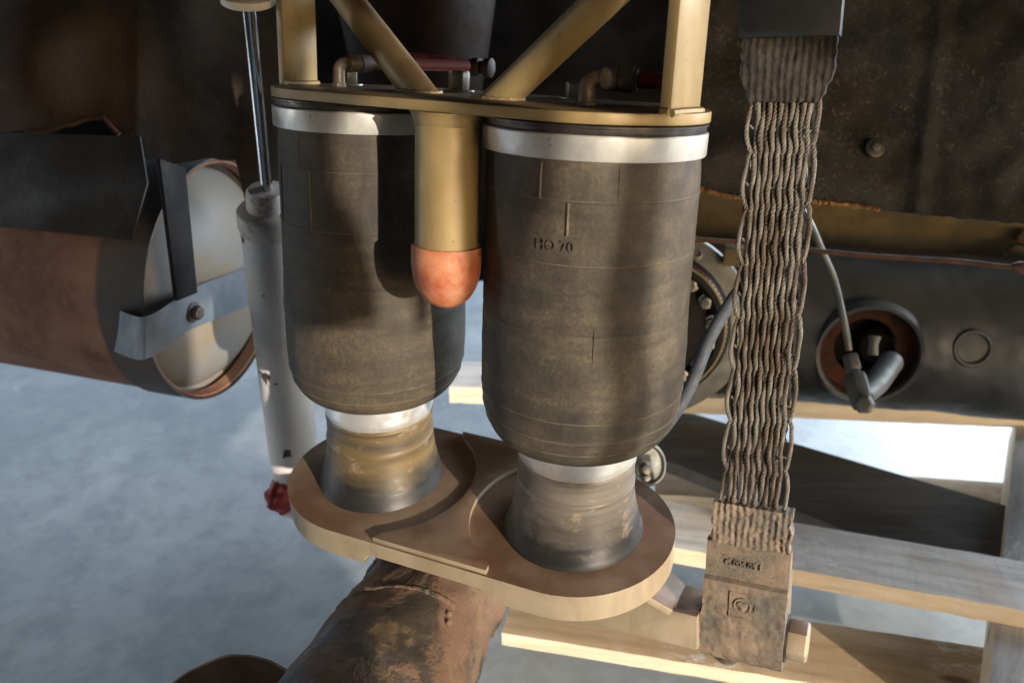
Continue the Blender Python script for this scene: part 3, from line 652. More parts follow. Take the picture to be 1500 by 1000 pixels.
for sg in (-1, 1):
    for j in range(8):
        yc = yc0 - PER * (j + (.5 if sg > 0 else .32)); hh_ = PER * .46
        if yc - hh_ < yc1: continue
        pts = [SF @ Vector((sg * (CW * (.90 + .05 * j / 8) + .0068 * math.cos(math.pi * (k / 24 - .5)) ** .8), yc + hh_ * (1 - k / 12), -.0035 + .0016 * math.sin(k * .3))) for k in range(25)]
        wires([pts[0]] + spline(pts[::3], 5)).build('side_loop', 'steel_cable', strap)
bk = MB().sheet(lambda a, b_: SF @ Vector((CW * (.9 - .25 * abs(nz((b_ * 30, 2, a * 2), 1))) * (2 * a - 1), yc0 + .004 + (yc1 - yc0) * .80 * b_, -.0105 + .0012 * nz((a * 9, b_ * 60, 0), 1))), 16, 120, SF.to_3x3() @ Vector((0, 0, -.0015)))
bk.build('perished_rubber', 'rubber_upper', strap)
# second layer crossing behind, and the binding turns
for j in range(7):
    yy = yc0 - PER * (j + .55); pts = [SF @ Vector((-CW * 1.02 + 2.04 * CW * k / 30, yy - .004 * k / 30 + .0012 * math.sin(k * 1.9), -.0052 + .0015 * math.sin(k * 1.3))) for k in range(31)]
    MB().tube(pts, .0011, 6).build('binding_wire', 'steel_cable', strap)
for i in range(9):
    x0 = -CW * .9 + 1.8 * CW * i / 8
    pts = [SF @ Vector((x0 + .0022 * math.sin(k * .35 + i), yc0 + (yc1 - yc0) * k / 120, -.0085 + .001 * math.sin(k * .5 + i))) for k in range(121)]
    if i % 3 != 2: MB().tube(pts, .0020, 6).build('inner_strand', 'steel_cable', strap)
# lower rubber end
gridslab(MB(), SF, lambda t: -.0330 - .0012 * math.sin(t * 17), lambda t: .0345 + .0012 * math.sin(t * 13 + 1), y745 + .004, y800, -.012, .0035, 72, 34).build('lower_rubber_end', 'cracked_rubber', strap,
    disp=lambda p, n: n * (.0016 * nz(p, 110, 8) + .0012 * nz(p, 300, 9) + (.0005 * math.sin((p - ST).dot(SX) * 2 * math.pi / .0055 + 2 * nz(p, 50)))))
plate_eye = []
def eye():
    m = MB(); yt = y800 + .001; ec = y985 + .031; rad = .030; nx, nseg = 44, 60
    prof = [(yt, -.010), (yt, .0005), (y850 + .0015, .0015), (y850 - .0015, .0050)]
    for k in range(21):
        a = R(88 - 200 * k / 20); prof.append((ec + rad * math.sin(a) - .0, .0058 - rad + rad * math.cos(a) * 1.0 + .0)) if k > 6 else None
    prof = [(yt, -.008), (yt, .0008), (y850 + .0012, .0012), (y850 - .0012, .0058), (ec + .012, .0060)] + [(ec + rad * math.sin(R(12 - 235 * k / 26)), -.0248 + rad * math.cos(R(12 - 235 * k / 26))) for k in range(27)]
    # resample
    P = [Vector((a, b_, 0)) for a, b_ in prof]; D = []
    for a, b_ in zip(P, P[1:]):
        n = max(1, int((b_ - a).length / .0018)); D += [a + (b_ - a) * k / n for k in range(n)]
    D.append(P[-1]); n = len(D); hw = .0365
    for p in D:
        for i in range(nx + 1): m.v.append(SF @ Vector((-hw + 2 * hw * i / nx, p.x, p.y)))
    for j in range(n - 1):
        for i in range(nx): a = j * (nx + 1) + i; m.f.append((a, a + 1, a + nx + 2, a + nx + 1))
    m.f.append(tuple((n - 1 - j) * (nx + 1) for j in range(n))); m.f.append(tuple(j * (nx + 1) + nx for j in range(n))); m.f.append(tuple(range(nx + 1)) + tuple((n - 1) * (nx + 1) + i for i in range(nx, -1, -1)))
    return m, ec
me_, ec = eye()
me_.build('eye_block', 'cracked_rubber', strap, disp=lambda p, n: n * ((.0010 * nz(p, 90, 3) + .0009 * nz(p, 260, 5)) * (1 if (p - ST).dot(-SDN) < y850 - .004 else .35)), ang=50)
vs, fs = text_mesh('C 006 05 1', .0080, .0007)
MB().add([SF @ Vector((-.003 + p.x * .9, (y800 + y850) / 2 - .003 + p.y - p.x * .0, .0017 + p.z)) for p in vs], fs).build('moulded_lettering', 'cracked_rubber', strap)
ef = SF @ Matrix.Translation((-.001, y850 - .021, .0062))
m = MB()
for (a, b_) in (((-.0115, -.0125), (-.0108, .0125)), ((.0108, -.0125), (.0115, .0125)), ((-.0108, .0118), (.0108, .0125)), ((-.0108, -.0125), (.0108, -.0118))): m.box(ef, (a[0], a[1], -.001), (b_[0], b_[1], .0004))
m.build('moulded_square', 'cracked_rubber', strap)
MB().lathe(ef, [(.0062, -.001), (.0064, .0004), (.0074, .0006), (.0078, -.001)], 40, False, False).build('moulded_ring', 'cracked_rubber', strap)
MB().lathe(ef, [(.0050, -.001), (.0040, .0007), (.002, .0012)], 24, fn=lambda p, a: p * (1 + .25 * math.sin(3 * a))).build('moulded_emblem', 'cracked_rubber', strap)
# bolt through the eye
EC = SF @ Vector((.0365, ec, -.0248)); bf = fr_z(EC, SX, SNn)
pb = thing('hex_bolt', EC, 'gold plated hexagon bolt head at the bottom right of the cable strap', 'bolt')
MB().lathe(bf, [(.0215, -.004), (.0215, .0015)], 40).build('washer', 'dark_steel', pb, bevel=.0003)
MB().lathe(fr_z(EC, SX, SNn) @ Matrix.Rotation(R(12), 4, 'Z'), [(.0190, .002), (.0190, .0180), (.0168, .0200)], 6).build('bolt_head', 'gold_plate', pb, bevel=.0004)
MB().lathe(bf, [(.013, -.072), (.013, .002)], 32).build('shank', 'dark_steel', pb)

# ================================================================ AXLE HOUSING
AP = onz(662, 830, -.63); AQ = onz(566, 1000, -.63); AD = (AQ - AP); AD.normalize(); af = fr_z(AP, AD, ZZ)
ax = thing('axle_housing', AP, 'muddy brown axle housing running from under the seat plate to the bottom edge', 'axle')
def axn(p, n):
    l = (p - AP).dot(AD); return n * (.0042 * nz(p, 17, 3) + .0022 * nz(p, 45, 4) + .0008 * nz(p, 130, 6))
aprof = [(.066, -.10), (.068, -.02), (.0685, .035), (.0700, .038), (.0715, .041), (.0715, .044), (.069, .047), (.0685, .060), (.0700, .09), (.072, .12), (.075, .15), (.078, .17), (.081, .20), (.082, .23), (.079, .30), (.07, .33)]
q = []
for (r0, a), (r1, b_) in zip(aprof, aprof[1:]):
    n = max(1, int(abs(b_ - a) / .004)); q += [(r0 + (r1 - r0) * k / n, a + (b_ - a) * k / n) for k in range(n)]
q.append(aprof[-1])
MB().lathe(af, q, 128).build('housing', 'muddy_axle', ax, disp=axn, ang=80)
for (lc, rr_, a0, a1, wd) in ((.055, .0690, -75, 75, .0030), (.118, .0722, -40, 60, .0020)):
    sx_ = AD.cross(ZZ); pts = []
    for k in range(80):
        a = R(a0 + (a1 - a0) * k / 79); pts.append(AP + AD * (lc + .010 * math.sin(a * 1.1)) + ZZ * (rr_ * math.cos(a)) + sx_ * (rr_ * math.sin(a)))
    MB().tube(pts, [wd * (1 + .35 * nz((k * .4, 0, 0), 1)) for k in range(80)], 8).build('weld_seam', 'muddy_axle', ax, disp=lambda p, n: n * (.0042 * nz(p, 17, 3) + .001 * nz(p, 200, 1)))
MB().box(LF, (-.160, -.050, -.045), (-.062, .080, -.0170)).build('saddle', 'muddy_axle', ax, bevel=.004)
FC = onz(335, 1085, -.66); ff = fr_z(FC, Vector((.1, -.35, 1)), VX)
MB().lathe(ff, [(.02, -.02), (.071, -.018), (.075, -.014), (.075, .010), (.071, .014), (.04, .016)], 96, fn=lambda p, a: p * (1 + .01 * math.sin(a * 7))).build('flange', 'dusty_flange', ax, disp=lambda p, n: n * (.0012 * nz(p, 60, 2)))
for k in range(2):
    a = R(random.uniform(-60, 0)); l = random.uniform(.12, .21); rr_ = .078 + (l - .15) * .08
    p = AP + AD * l + ZZ * (rr_ * math.cos(a)) + AD.cross(ZZ) * (rr_ * math.sin(a)); z_ = random.uniform(.6, 1.1)
    MB().lathe(fr_z(p, (random.random() - .5, random.random() - .5, 1)), [(.0022 * z_, -.003), (.0028 * z_, .0005), (.0014 * z_, .0025 * z_)], 6).build('pebble', 'pebble_stone', ax)

# ================================================================ SHOCK ABSORBER
def shock():
    P0 = at(364, 6, .797); P1 = at(395, 350, .95); P2 = at(433, 700, 1.17)
    # straight axis through first and last
    Z = (P0 - P2).normalized(); t = thing('shock_absorber', P2, 'white telescopic shock absorber with chrome rod, left of the air springs', 'shock absorber')
    f0 = fr_z(P2, Z); L = (P0 - P2).length
    def lv(v):
        lo, hi = 0., 1.2
        for _ in range(40):
            mid = (lo + hi) / 2; p = P2 + (P0 - P2) * mid - O; row = 500 - FPX * p.dot(U) / p.dot(F)
            if row > v: lo = mid
            else: hi = mid
        return L * lo
    MB().lathe(f0, [(.0063, lv(300)), (.0063, lv(-20))], 40).build('piston_rod', 'chrome_rod', t)
    MB().lathe(f0, [(.0060, lv(6)), (.022, lv(6)), (.024, lv(4)), (.024, lv(-6)), (.02, lv(-8))], 40).build('top_cup', 'shock_white', t, bevel=.0005)
    MB().lathe(f0, [(.0065, lv(276)), (.019, lv(277)), (.0215, lv(281)), (.0225, lv(290)), (.0225, lv(300)), (.0225, lv(306))], 56).build('dust_cap', 'shock_collar', t)
    MB().lathe(f0, [(.022, lv(303)), (.0315, lv(306)), (.0335, lv(309)), (.0335, lv(329)), (.0318, lv(332)), (.0315, lv(336))], 72).build('collar', 'shock_collar', t, ang=40)
    MB().lathe(f0, [(.0315, lv(335)), (.0315, lv(500)), (.0305, lv(660)), (.0300, lv(700)), (.026, lv(716)), (.016, lv(724))], 72).build('body', 'shock_white', t)
    eb = f0 @ Matrix.Translation((0, 0, lv(758)))
    MB().lathe(fr_z(at(441, 740, 1.16), VX), [(.018, -.024), (.020, -.02), (.020, .02), (.018, .024)], 32).build('bottom_eye', 'shock_white', t)
    bb = fr_z(at(420, 726, 1.15), VX)
    MB().lathe(bb, [(.012, -.022), (.021, -.018), (.024, -.009), (.020, -.004), (.024, .001), (.021, .010), (.012, .014)], 40, fn=lambda p, a: p * (1 + .07 * math.sin(5 * a + p.z * 300) + .08 * nz(p, 160))).build('bushing', 'red_bush', t)
simple('red_bush', (.42, .045, .05), (.26, .02, .03), 60, .5, 0, .5, .001)
shock()

# ================================================================ PALLET
PZ = -.72
pal = thing('pallet', onz(1200, 830, PZ - .12), 'pale wooden pallet lying on the floor under the vehicle', 'pallet')
def board(a, b_, wd, th, name='board', mat='pallet_wood', par=None, lift=0, seedv=1, rough=.0008, twist=None):
    # a, b_: ends of the front top edge; runs back by wd; thickness th downwards
    par = par or pal; d = (b_ - a); L = d.length; d.normalize(); n = Vector((0, 0, 1)); bk = n.cross(d); 
    if bk.y < 0: bk = -bk
    fr = frame_xyz(a, d, d.cross(n) * -1 if False else bk, n); m = MB(); NX, NY = int(L / .008), 14
    def top(u_, v_):
        x = L * u_; y = wd * v_
        e = .0012 * nz((x * 30, v_ * 2, seedv), 1) if v_ in (0, 1) else 0
        return fr @ Vector((x, y + e, rough * nz((x * 40, y * 140, seedv), 1) - (.0012 if v_ in (0, 1) else 0)))
    m.sheet(top, NX, NY, (0, 0, -th)); o = m.build(name, mat, par, ang=50)
    # material space along the board
    ob = o; rot = fr.to_3x3().to_4x4(); ob.data.transform(Matrix.Translation(Vector(par['_p']) - a)); ob.data.transform(rot.inverted()); ob.matrix_basis = Matrix.Translation(a - Vector(par['_p'])) @ rot
    return o
b2a, b2b = onz(940, 792, PZ), onz(1500, 893, PZ); dd = (b2b - b2a)
board(b2a - dd * .12, b2b + dd * .4, .095, .024, seedv=3)
b1a, b1b = onz(640, 565, PZ), onz(1500, 602, PZ); dd1 = b1b - b1a
board(b1a + dd1 * .022, b1b + dd1 * .15, .095, .030, seedv=5)
pc = onz(1040, 705, PZ); 
# bottom deck boards
BZ = PZ - .10
c0, c1 = onz(735, 925, BZ), onz(1600, 1066, BZ)
board(c0, c1, .105, .02, mat='warm_pallet_wood', seedv=8)
c0, c1 = onz(960, 722, BZ), onz(1600, 769, BZ)
board(c0, c1, .10, .02, mat='warm_pallet_wood', seedv=11)
# stringer at the right, running away under the deck boards
s0 = onz(1456, 935, PZ - .026); s1 = onz(1487, 640, PZ - .026); sdv = (s1 - s0)
def stringer(a, b_, wd, h_):
    d = (b_ - a); L = d.length; d.normalize(); sx = d.cross(ZZ); fr = frame_xyz(a, sx, d, ZZ)
    o = MB().box(fr, (0, 0, -h_), (wd, L, 0)).build('stringer', 'pallet_wood', pal, bevel=.0012)
    rot = fr_z(a, ZZ, d).to_3x3().to_4x4(); P = Vector(pal['_p']); o.data.transform(Matrix.Translation(P - a)); o.data.transform(rot.inverted()); o.matrix_basis = Matrix.Translation(a - P) @ rot
stringer(s0 - sdv * .2, s1 + sdv * .25, .09, .074)
# loose fibres along the sawn edges
m = MB()
for k in range(60):
    t = random.random(); base = (b1a + dd1 * t) + Vector((0, -.001, -.029)) if k % 2 else (b2a + dd * t * 1.2) + Vector((0, .0, 0)) + VY * (.093 if k % 4 else 0)
    L = random.uniform(.006, .03) * (.4 if not k % 2 else 1); d = Vector((random.uniform(-1, 1), random.uniform(-.6, .1), random.uniform(-.9, .1 if k % 2 else .5))); p = [base]
    for j in range(4): d = (d + Vector((random.uniform(-.4, .4), random.uniform(-.4, .4), random.uniform(-.4, .2)))).normalized(); p.append(p[-1] + d * L / 4)
    m.tube(p, .00022, 4)
fb = m.build('wood_fibres', 'pallet_wood', pal); fb['kind'] = 'stuff'
# dark plank lying across inside the pallet
k0 = onz(940, 580, PZ - .03); k1 = onz(1500, 745, PZ - .03)
pw = thing('loose_plank', onz(1200, 700, PZ - .05), 'dark weathered plank lying diagonally under the pallet deck boards', 'plank')
def plank_tri():
    a = onz(985, 596, PZ - .045); b_ = onz(1482, 742, PZ - .045); c = onz(1482, 820, PZ - .045); d = onz(1280, 792, PZ - .045); e = onz(960, 668, PZ - .045)
    a2 = a + (a - b_) * .1; e2 = e + (e - d) * .12
    P = [a2, e2, d, c, b_]; return slab('plank', P, (0, 0, -.022), 'grey_plank', pw, .0015)
po = plank_tri()
# a screw head seen on the lower pallet board
sc = fr_z(onz(1068, 973, BZ) + Vector((0, .01, .0015)), ZZ); MB().lathe(sc, [(.012, -.002), (.013, .001), (.009, .0035)], 24).build('nail_plate', 'zinc', pal)

# ================================================================ FAR AXLE AND CHASSIS BEHIND THE STRAP
fa = thing('front_axle', O + Vector((.4, 1.27, -.6)), 'black far axle tube with an inspection hole and brake fitting, behind the strap', 'axle')
FX = Vector((.985, -.17, 0)).normalized(); FY = Vector((.17, .985, 0)).normalized()
c0 = O + Vector((.30, 1.300, -.590)); fra = fr_z(c0, FX, ZZ)
hole = at(1290, 548, 1.21)
hl = (hole - c0).dot(FX)
rt = .122
hn = (hole - (c0 + FX * hl)); hn.normalize()
hc = c0 + FX * hl + hn * rt; hf = fr_z(hc, hn)
def tube_with_hole():
    m = MB(); nL, nA = 150, 110; L0, L1 = -.12, .75; idx = {}
    for i in range(nL + 1):
        for k in range(nA):
            l = L0 + (L1 - L0) * i / nL; a = 2 * math.pi * k / nA
            m.v.append(fra @ Vector((rt * math.cos(a), rt * math.sin(a), l)))
    ch = None
    for i in range(nL):
        for k in range(nA):
            k2 = (k + 1) % nA; f = (i * nA + k, i * nA + k2, (i + 1) * nA + k2, (i + 1) * nA + k)
            c = (m.v[f[0]] + m.v[f[2]]) / 2; r_ = c - O; u_ = 750 + FPX * r_.x / r_.dot(F); v_ = 500 - FPX * r_.dot(U) / r_.dot(F)
            if (c - c0).dot(Vector((0, -1, 0))) > 0 and (c - hc).length < .072: continue
            m.f.append(f)
    return m
def fadisp(p, n): return n * (.003 * nz(p, 14, 1) + .001 * nz(p, 60, 2))
tube_with_hole().build('axle_tube', 'axle_black', fa, disp=fadisp)
MB().lathe(hf, [(.0665, -.008), (.0690, .000), (.0740, .001), (.0800, -.012)], 64, False, False).build('hole_rim', 'axle_black', fa)
MB().lathe(hf, [(.044, -.034), (.052, -.032), (.0666, -.030), (.0666, -.006)], 64, False, False).build('hole_wall', 'hole_rust', fa)
MB().lathe(hf, [(.03, -.085), (.058, -.084)], 48, True, False).build('hole_back', 'oily_casing', fa)
MB().lathe(fr_z(hc + FX * .022 - hn * .05 + ZZ * -.008, hn + FX * -.2), [(.030, -.03), (.030, -.01), (.024, -.004)], 48).build('inner_hub', 'oily_casing', fa)
# raised disc to the right of the hole
dl = at(1445, 521, 1.2); l2 = (dl - c0).dot(FX); n2 = (dl - (c0 + FX * l2)).normalized(); df = fr_z(c0 + FX * l2 + n2 * (rt - .001), n2)
MB().lathe(df, [(.020, .0), (.0225, .003), (.0255, .003), (.028, .0)], 48, False, False).build('blanking_ring', 'axle_black', fa)
# brake fitting and pipe
fp = hc + hn * .012 - FX * .035 - ZZ * .018
bfit = thing('brake_fitting', fp, 'grey brake union and bleed nipple bolted inside the round hole of the far axle', 'fitting')
q0, q1 = at(1245, 520, 1.13), at(1264, 596, 1.10)
fz = fr_z(q1, q0 - q1); Lq = (q0 - q1).length
MB().lathe(fz, [(.0135, .0), (.0150, .004), (.0150, Lq * .55), (.013, Lq * .62)], 6).build('body', 'casting', bfit, bevel=.001)
MB().lathe(fz, [(.008, Lq * .6), (.008, Lq * .72), (.0105, Lq * .73), (.0105, Lq * .98), (.008, Lq)], 6).build('union_nut', 'casting', bfit, bevel=.0004)
MB().tube([at(1264, 580, 1.11), at(1285, 560, 1.14), at(1305, 530, 1.19)], [.013, .015, .016], 20).build('banjo', 'casting', bfit)
MB().lathe(fr_z(at(1266, 592, 1.09), at(1264, 580, 1.0) - at(1270, 580, 1.1)), [(.0125, -.01), (.0125, .008), (.009, .012)], 6).build('banjo_bolt', 'casting', bfit, bevel=.0006)
MB().tube([at(1278, 520, 1.13), at(1279, 505, 1.13), at(1281, 492, 1.13)], [.007, .006, .008], 14).build('bleed_nipple', 'casting', bfit)
pp_ = MB().tube(spline([at(1244, 512, 1.13), at(1236, 470, 1.12), at(1222, 410, 1.12), at(1205, 370, 1.11), at(1188, 330, 1.10), at(1170, 300, 1.10)], 8), .0043, 14).build('brake_pipe', 'casting'); tag(pp_, 'thin grey brake pipe running down to the fitting in the far axle', 'pipe')
rd = MB().tube(spline([at(1010, 350, 1.05), at(1100, 357, 1.05), at(1250, 373, 1.04), at(1400, 383, 1.03), at(1475, 391, 1.02), at(1530, 394, 1.02)], 10), [.0030] * 50 + [.0030], 12).build('control_rod', 'rust'); tag(rd, 'thin rusty rod running level behind the cable strap', 'rod')
MB().tube([at(1482, 391, 1.02), at(1492, 392, 1.02), at(1510, 394, 1.02)], [.004, .0075, .0075], 14).build('rod_end', 'rust', rd)
# chassis rail above the axle
c_r = at(1000, 275, 1.45); rail = thing('chassis_rail', c_r, 'olive brown chassis rail running level above the far axle', 'rail')
rf = frame_xyz(at(1300, 330, 1.42), FX, FY, ZZ)
MB().box(rf, (-.5, 0, -.052), (.6, .05, .12)).build('rail_web', 'rail_brown', rail, bevel=.003)
bolt(rail, fr_z(at(1484, 366, 1.385), -FY), .016, .02, 'rail_brown', washer=False); bolt(rail, fr_z(at(1498, 344, 1.385), -FY), .014, .016, 'rust', washer=False)
# drive shaft boot and flange behind the right air spring
dj = at(958, 478, 1.16); jf = fr_z(dj, Vector((-.12, -.97, .22)), ZZ)
dr = thing('swivel_housing', dj, 'bolted swivel housing with a punched clamp band behind the right air spring', 'housing')
MB().lathe(jf, [(.06, -.14), (.105, -.12), (.122, -.06), (.126, -.02), (.124, -.012), (.108, -.008), (.100, -.004)], 96, fn=lambda p, a: p * (1 + .01 * nz((math.cos(a) * 3, math.sin(a) * 3, p.z * 20), 1))).build('housing', 'casting', dr)
MB().lathe(jf, [(.100, -.006), (.096, .002), (.090, .006), (.0885, .016), (.082, .018), (.074, .010), (.070, .0), (.066, .012), (.055, .022), (.03, .028)], 96).build('gaiter', 'dirty_black', dr)
MB().lathe(jf, [(.0890, .003), (.0925, .001), (.0945, .001), (.0905, .014), (.0885, .014)], 96, False, False).build('clamp_band', 'gold_paint', dr)
m = MB()
for k in range(90):
    p = jf @ Matrix.Rotation(R(4 * k), 4, 'Z') @ Matrix.Translation((.0927, 0, .0085)) @ Matrix.Rotation(R(-18), 4, 'Y'); m.box(p, (-.0006, -.0009, -.0030), (.0006, .0009, .0030))
m.build('band_slots', 'rust', dr)
for k in range(16):
    a = R(22.5 * k + 9); MB().lathe(jf @ Matrix.Translation((.0735 * math.cos(a), .0735 * math.sin(a), .0)), [(.0075, .0), (.0075, .012), (.004, .014), (.004, .022)], 12).build('stud', 'casting', dr)
    bolt(dr, jf @ Matrix.Translation((.0735 * math.cos(a), .0735 * math.sin(a), .011)), .0068, .009, 'zinc')
for (u_, v_) in ((1022, 372), (1072, 374)):
    MB().lathe(fr_z(at(u_, v_, 1.13), -F), [(.0075, -.01), (.0075, .0), (.004, .001), (.004, -.004)], 20).build('lug', 'casting', dr)
MB().box(frame_xyz(at(1078, 378, 1.12), FX, FY, ZZ), (-.015, 0, -.012), (.03, .02, .012)).build('steering_stop', 'rail_brown', dr, bevel=.002)
# hose from behind the strap down behind the right spring
ho = MB().tube(spline([at(1100, 405, .92), at(1072, 440, .92), at(1040, 495, .92), at(1018, 550, .92), at(995, 595, .915), at(960, 640, .91), at(915, 672, .90)], 10), .0066, 20).build('brake_hose', 'blue_hose'); tag(ho, 'blue grey flexible hose curving between the strap and the right air spring', 'hose')
# small cast clamp behind the right piston
ccp = at(950, 680, .93); cb = thing('clamp_bracket', ccp, 'small bright zinc clamp bracket with bolts behind the right piston', 'clamp')
cf = fr_z(ccp, Vector((.35, -.8, .45)), ZZ)
MB().lathe(cf, [(.020, -.016), (.0245, -.013), (.0245, -.002), (.023, .001), (.0205, .001), (.0190, -.003), (.006, -.003)], 40, fn=lambda p, a: Vector((p.x * (1 + .05 * math.cos(3 * a)), p.y * .9, p.z))).build('clamp_body', 'casting', cb, bevel=.0006)
bolt(cb, cf @ Matrix.Translation((-.002, .009, .004)), .0065, .009); bolt(cb, cf @ Matrix.Translation((-.011, .010, .004)), .0045, .007, washer=False)

# ================================================================ BODY PANELS
def edge_fn(pts):
    def f(x):
        for (a, ya), (b_, yb) in zip(pts, pts[1:]):
            if a <= x <= b_: return ya + (yb - ya) * (x - a) / (b_ - a)
        return pts[-1][1] if x > pts[-1][0] else pts[0][1]
    return f
# left: rust eaten inner wing
le = edge_fn([(-200, 200), (0, 193), (25, 192), (60, 196), (100, 186), (130, 177), (152, 175), (166, 190), (190, 212), (212, 232), (226, 240), (262, 238), (300, 232), (345, 235), (352, 262), (360, 300), (430, 305)])
def leftp(a, b_):
    u_ = -200 + 620 * a; vb = le(u_) + 3 * nz((u_ * .05, 0, 0), 1) + 1.5 * nz((u_ * .2, 0, 0), 1); v_ = vb + (-260 - vb) * b_
    d = 1.02 + .03 * nz((u_ * .005, v_ * .005, 2), 1) + .004 * nz((u_ * .012, v_ * .012, 7), 1) + .05 * max(0, (u_ - 200) / 220)
    return at(u_, v_, d)
lp = thing('inner_wing_panel', at(150, 0, 1.02), 'rust brown torn steel inner wing panel at the top left', 'body panel')
MB().sheet(leftp, 140, 90, F * .004).build('panel_skin', 'rusty_panel', lp)
ep = [leftp(k / 140, 0) for k in range(60, 140)]
MB().tube([leftp(k / 160, 0.004) - F * .002 for k in range(62, 98)], [.0022 + .0014 * abs(nz((k, 0, 0), .7)) for k in range(36)], 8).build('torn_edge', 'rust', lp)
# right: undersealed floor panel
re_ = edge_fn([(960, 270), (1025, 276), (1062, 287), (1100, 290), (1220, 298), (1330, 312), (1500, 328), (1700, 350)])
def rightp(a, b_):
    u_ = 990 + 720 * a; vb = re_(u_) + 2.5 * nz((u_ * .06, 0, 0), 1); v_ = vb + (-260 - vb) * b_
    g = math.exp(-((u_ - (1345 + (300 - v_) * .12)) / 14) ** 2) * .006
    d = .95 - .00012 * (u_ - 1100) + .02 * nz((u_ * .005, v_ * .006, 2), 1) + .006 * nz((u_ * .02, v_ * .02, 7), 1) - g
    return at(u_, v_, d)
rp_ = thing('floor_panel', at(1300, 100, .93), 'black undersealed floor panel behind the cable strap at the top right', 'body panel')
MB().sheet(rightp, 170, 110, F * .0035).build('panel_skin', 'undersealed_panel', rp_)
m = MB().tube([rightp(k / 300, .0) - F * .001 for k in range(15, 125)], [.0024 + .0016 * nz((k * .7, 0, 0), 1) for k in range(110)], 8)
m.build('rusty_edge', 'bright_rust', rp_, disp=lambda p, n: n * .0012 * nz(p, 300, 4))
gp = at(1284, 216, .925); bolt(rp_, fr_z(gp + F * .004, -F), .0052, .006, 'casting')
MB().lathe(fr_z(gp + F * .004, -F), [(.0100, -.003), (.0100, .002), (.0070, .0028)], 32).build('bolt_collar', 'dark_steel', rp_)
gr = MB().lathe(fr_z(at(1113, 203, .76), -F), [(.008, -.002), (.0165, 0), (.0165, .003), (.012, .005)], 40).build('cap_washer', 'spacer_blue'); tag(gr, 'pale round washer peeking out behind the left edge of the cable strap', 'washer')
# dark engine side behind the bracket
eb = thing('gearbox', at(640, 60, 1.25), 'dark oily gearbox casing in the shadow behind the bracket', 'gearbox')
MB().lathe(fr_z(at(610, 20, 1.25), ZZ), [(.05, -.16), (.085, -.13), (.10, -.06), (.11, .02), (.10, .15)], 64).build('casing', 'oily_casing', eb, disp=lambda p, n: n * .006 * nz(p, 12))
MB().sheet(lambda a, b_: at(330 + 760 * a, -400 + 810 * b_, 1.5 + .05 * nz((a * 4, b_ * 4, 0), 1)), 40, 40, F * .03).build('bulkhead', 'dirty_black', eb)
ag = thing('air_manifold', at(735, 95, .98), 'dim green grey pipe union with red line behind the bracket', 'pipe fitting')
MB().lathe(fr_z(at(690, 98, .95), VX), [(.0085, 0), (.0095, .002), (.0095, .010), (.007, .011), (.007, .016), (.010, .017), (.010, .024), (.006, .026)], 20).build('union', 'oily_casing', ag)
hs = MB().tube(spline([at(600, 88, .97), at(640, 92, .95), at(690, 98, .95)], 6), .0075, 16).build('air_hose', 'red_hose'); tag(hs, 'red air line running level behind the middle of the bracket', 'hose')

# ================================================================ MUFFLER
mc = at(318, 410, 1.13); mn = Vector((.965, -.26, -.03)).normalized(); mf = fr_z(mc, -mn, ZZ)
mu = thing('silencer', mc, 'rusty round silencer tank with a pale end cap held by a strap, far left', 'silencer')
RM = .150
MB().lathe(mf, [(RM - .006, .012), (RM - .003, -.001), (RM, -.002), (RM + .001, .004), (RM, .012), (RM, .9)], 128, False, True).build('tank_shell', 'rusty_tank', mu, disp=lambda p, n: n * .0012 * nz(p, 9))
MB().lathe(mf, [(.002, -.034), (.04, -.031), (.08, -.022), (.105, -.011), (.122, .001), (.134, .014), (.141, .024), (RM - .0045, .020)], 128, True, False).build('end_cap', 'tank_end', mu)
# strap across the end cap, with bolt
def onmf(u_, v_, off):
    r_ = ray(u_, v_); p0 = mc + mn * off; return O + r_ * ((p0 - O).dot(mn) / r_.dot(mn))
MB().lathe(mf, [(RM + .0015, -.004), (RM + .0035, -.004), (RM + .0035, .055), (RM + .0015, .055)], 128, False, False).build('end_band', 'end_steel', mu)
m = MB(); n = 24
for k in range(n + 1):
    t = k / n; u_ = 166 + 230 * t; vt = 450 + 16 * math.sin(min(1, t * 2.2) * math.pi) - 72 * max(0, t - .18) / .82; hgt = 64 - 8 * t; of_ = .036 - .085 * max(0, 1 - t / .22) ** 1.5
    m.v += [onmf(u_, vt, of_), onmf(u_, vt + hgt, of_), onmf(u_, vt + hgt, of_ - .006), onmf(u_, vt, of_ - .006)]
    if k:
        o = 4 * (k - 1)
        for j in range(4): m.f.append((o + j, o + (j + 1) % 4, o + 4 + (j + 1) % 4, o + 4 + j))
m.f += [(0, 3, 2, 1), (4 * n, 4 * n + 1, 4 * n + 2, 4 * n + 3)]
m.build('strap', 'muffler_strap', mu)
bolt(mu, fr_z(onmf(283, 457, .036), mn), .0085, .010, 'dark_steel')
m = MB(); n = 12
slab('hanger_strap', [onmf(228, 232, .040), onmf(266, 245, .040), onmf(284, 428, .038), onmf(254, 440, .038)], mn * .005, 'dirty_black', mu)
slab('dark_backing', [at(-160, 120, 1.30), at(230, 120, 1.30), at(230, 260, 1.25), at(-160, 260, 1.25)], F * .004, 'dirty_black', mu)  # dark sheet added to fill the gap behind the torn panel
slab('heat_shield', [at(-120, 190, 1.10), at(205, 200, .98), at(216, 268, .97), at(192, 352, .95), at(-120, 318, 1.05)], F * .004, 'heat_plate', mu, .001)

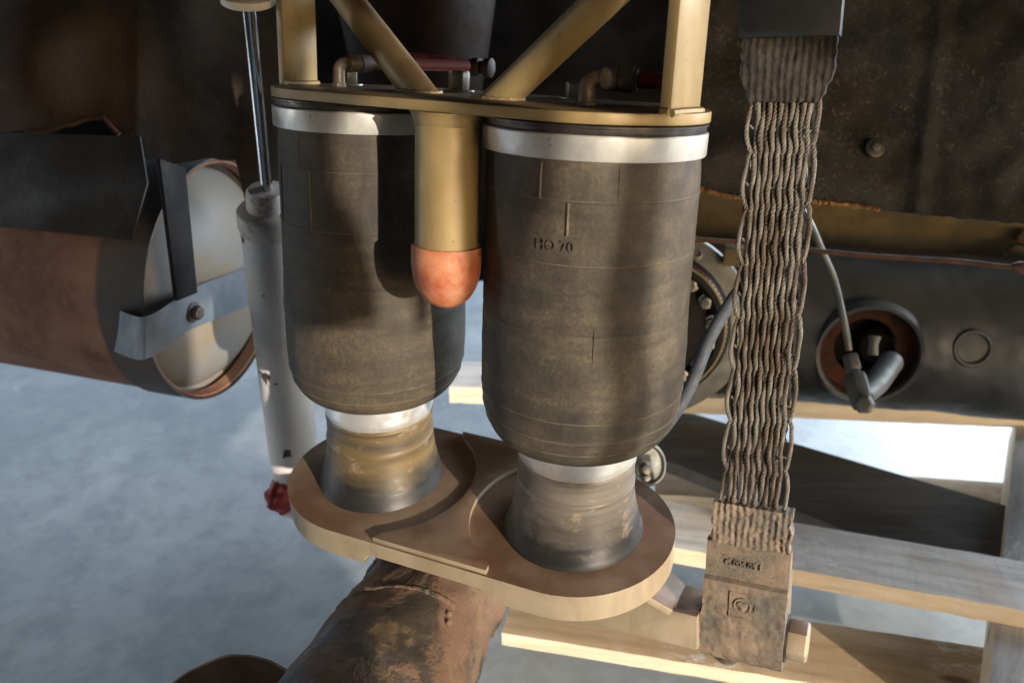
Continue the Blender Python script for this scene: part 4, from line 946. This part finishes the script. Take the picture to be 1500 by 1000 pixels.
# ================================================================ THE VEHICLE BODY ROUND THE WHEEL ARCH (unseen, shaped to cast shade), AND ADDED BLOCKERS
VO = O.copy(); vf = frame_xyz(VO, VX, VY, ZZ)
FENC, FENZ, FENR, FEND = ARCH
bd = thing('vehicle_body', vf @ Vector((1, FEND, .5)), 'dark unseen truck body over the suspension, its arch opening shaped to cast shade', 'truck body')
bpf = frame_xyz(VO + VY * FEND, VX, ZZ, -VY)       # local x along the body, local y up
arc_ = [(FENC - FENR, -.10), (.592, -.03), (.66, -.005), (.745, .015), (.752, .055), (.738, .10), (.716, .13), (.722, .175), (.772, .24), (.815, .30)] + [(FENC + FENR * math.cos(R(105 - 105 * k / 32)), FENZ + FENR * math.sin(R(105 - 105 * k / 32))) for k in range(33)]  # left edge stepped so its shade falls on the silencer and left bellows
poly = [(-2.4, -.62), (arc_[0][0] - .002, -.62)] + arc_ + [(arc_[-1][0], SILL), (3.2, SILL), (3.2, 1.0), (-2.4, 1.0)]
MB().prism(bpf, poly[:0] + poly, -.004, .004).build('arch_shade_panel', 'heat_plate', bd)
MB().box(vf, (-2.4, FEND + .03, .30), (3.2, 1.9, .36)).build('floor_pan', 'dirty_black', bd)
hh = bpf @ Matrix.Translation((0, 0, .02))
o = MB().tube(spline([hh @ Vector(p) for p in ((1.005, .50, 0), (1.0, .20, 0), (.985, .08, 0), (1.0, .0, 0), (.985, -.06, 0), (.965, -.085, 0))], 12), .0175, 16).build('air_hose', 'blue_hose'); tag(o, 'unseen thick blue hose added over the wheel arch opening to cast a streak of shade', 'hose')  # added out of view; its shadow streaks the right bellows
o = MB().prism(bpf @ Matrix.Translation((0, 0, .012)), [(.836, .5), (.832, .06), (.838, .02), (.852, .03), (.868, .08), (.888, .14), (.896, .18), (.900, .5)], 0, .004).build('shade_strip', 'heat_plate'); tag(o, 'unseen black strip added in the wheel arch opening to shade the right air spring', 'light blocker')  # added out of view to darken the left of the right bellows
tb = thing('floor_shade_blocker', vf @ Vector((.2, FEND - .5, -H)), 'unseen low steel box added beside the truck to shade the floor', 'tool chest')  # box added out of view to keep the sun off the left floor
MB().box(vf, (-1.6, FEND - .45, -H + .06), (CHX, FEND - .05, CHZ)).build('blocker_box', 'axle_black', tb, bevel=.006)
for k in range(3): MB().box(vf, (-1.55, FEND - .052, -H + .09 + .12 * k), (CHX - .05, FEND - .04, -H + .19 + .12 * k)).build('blocker_front', 'muffler_strap', tb, bevel=.003)

for o in list(bpy.data.objects):
    if '_p' in o: del o['_p']
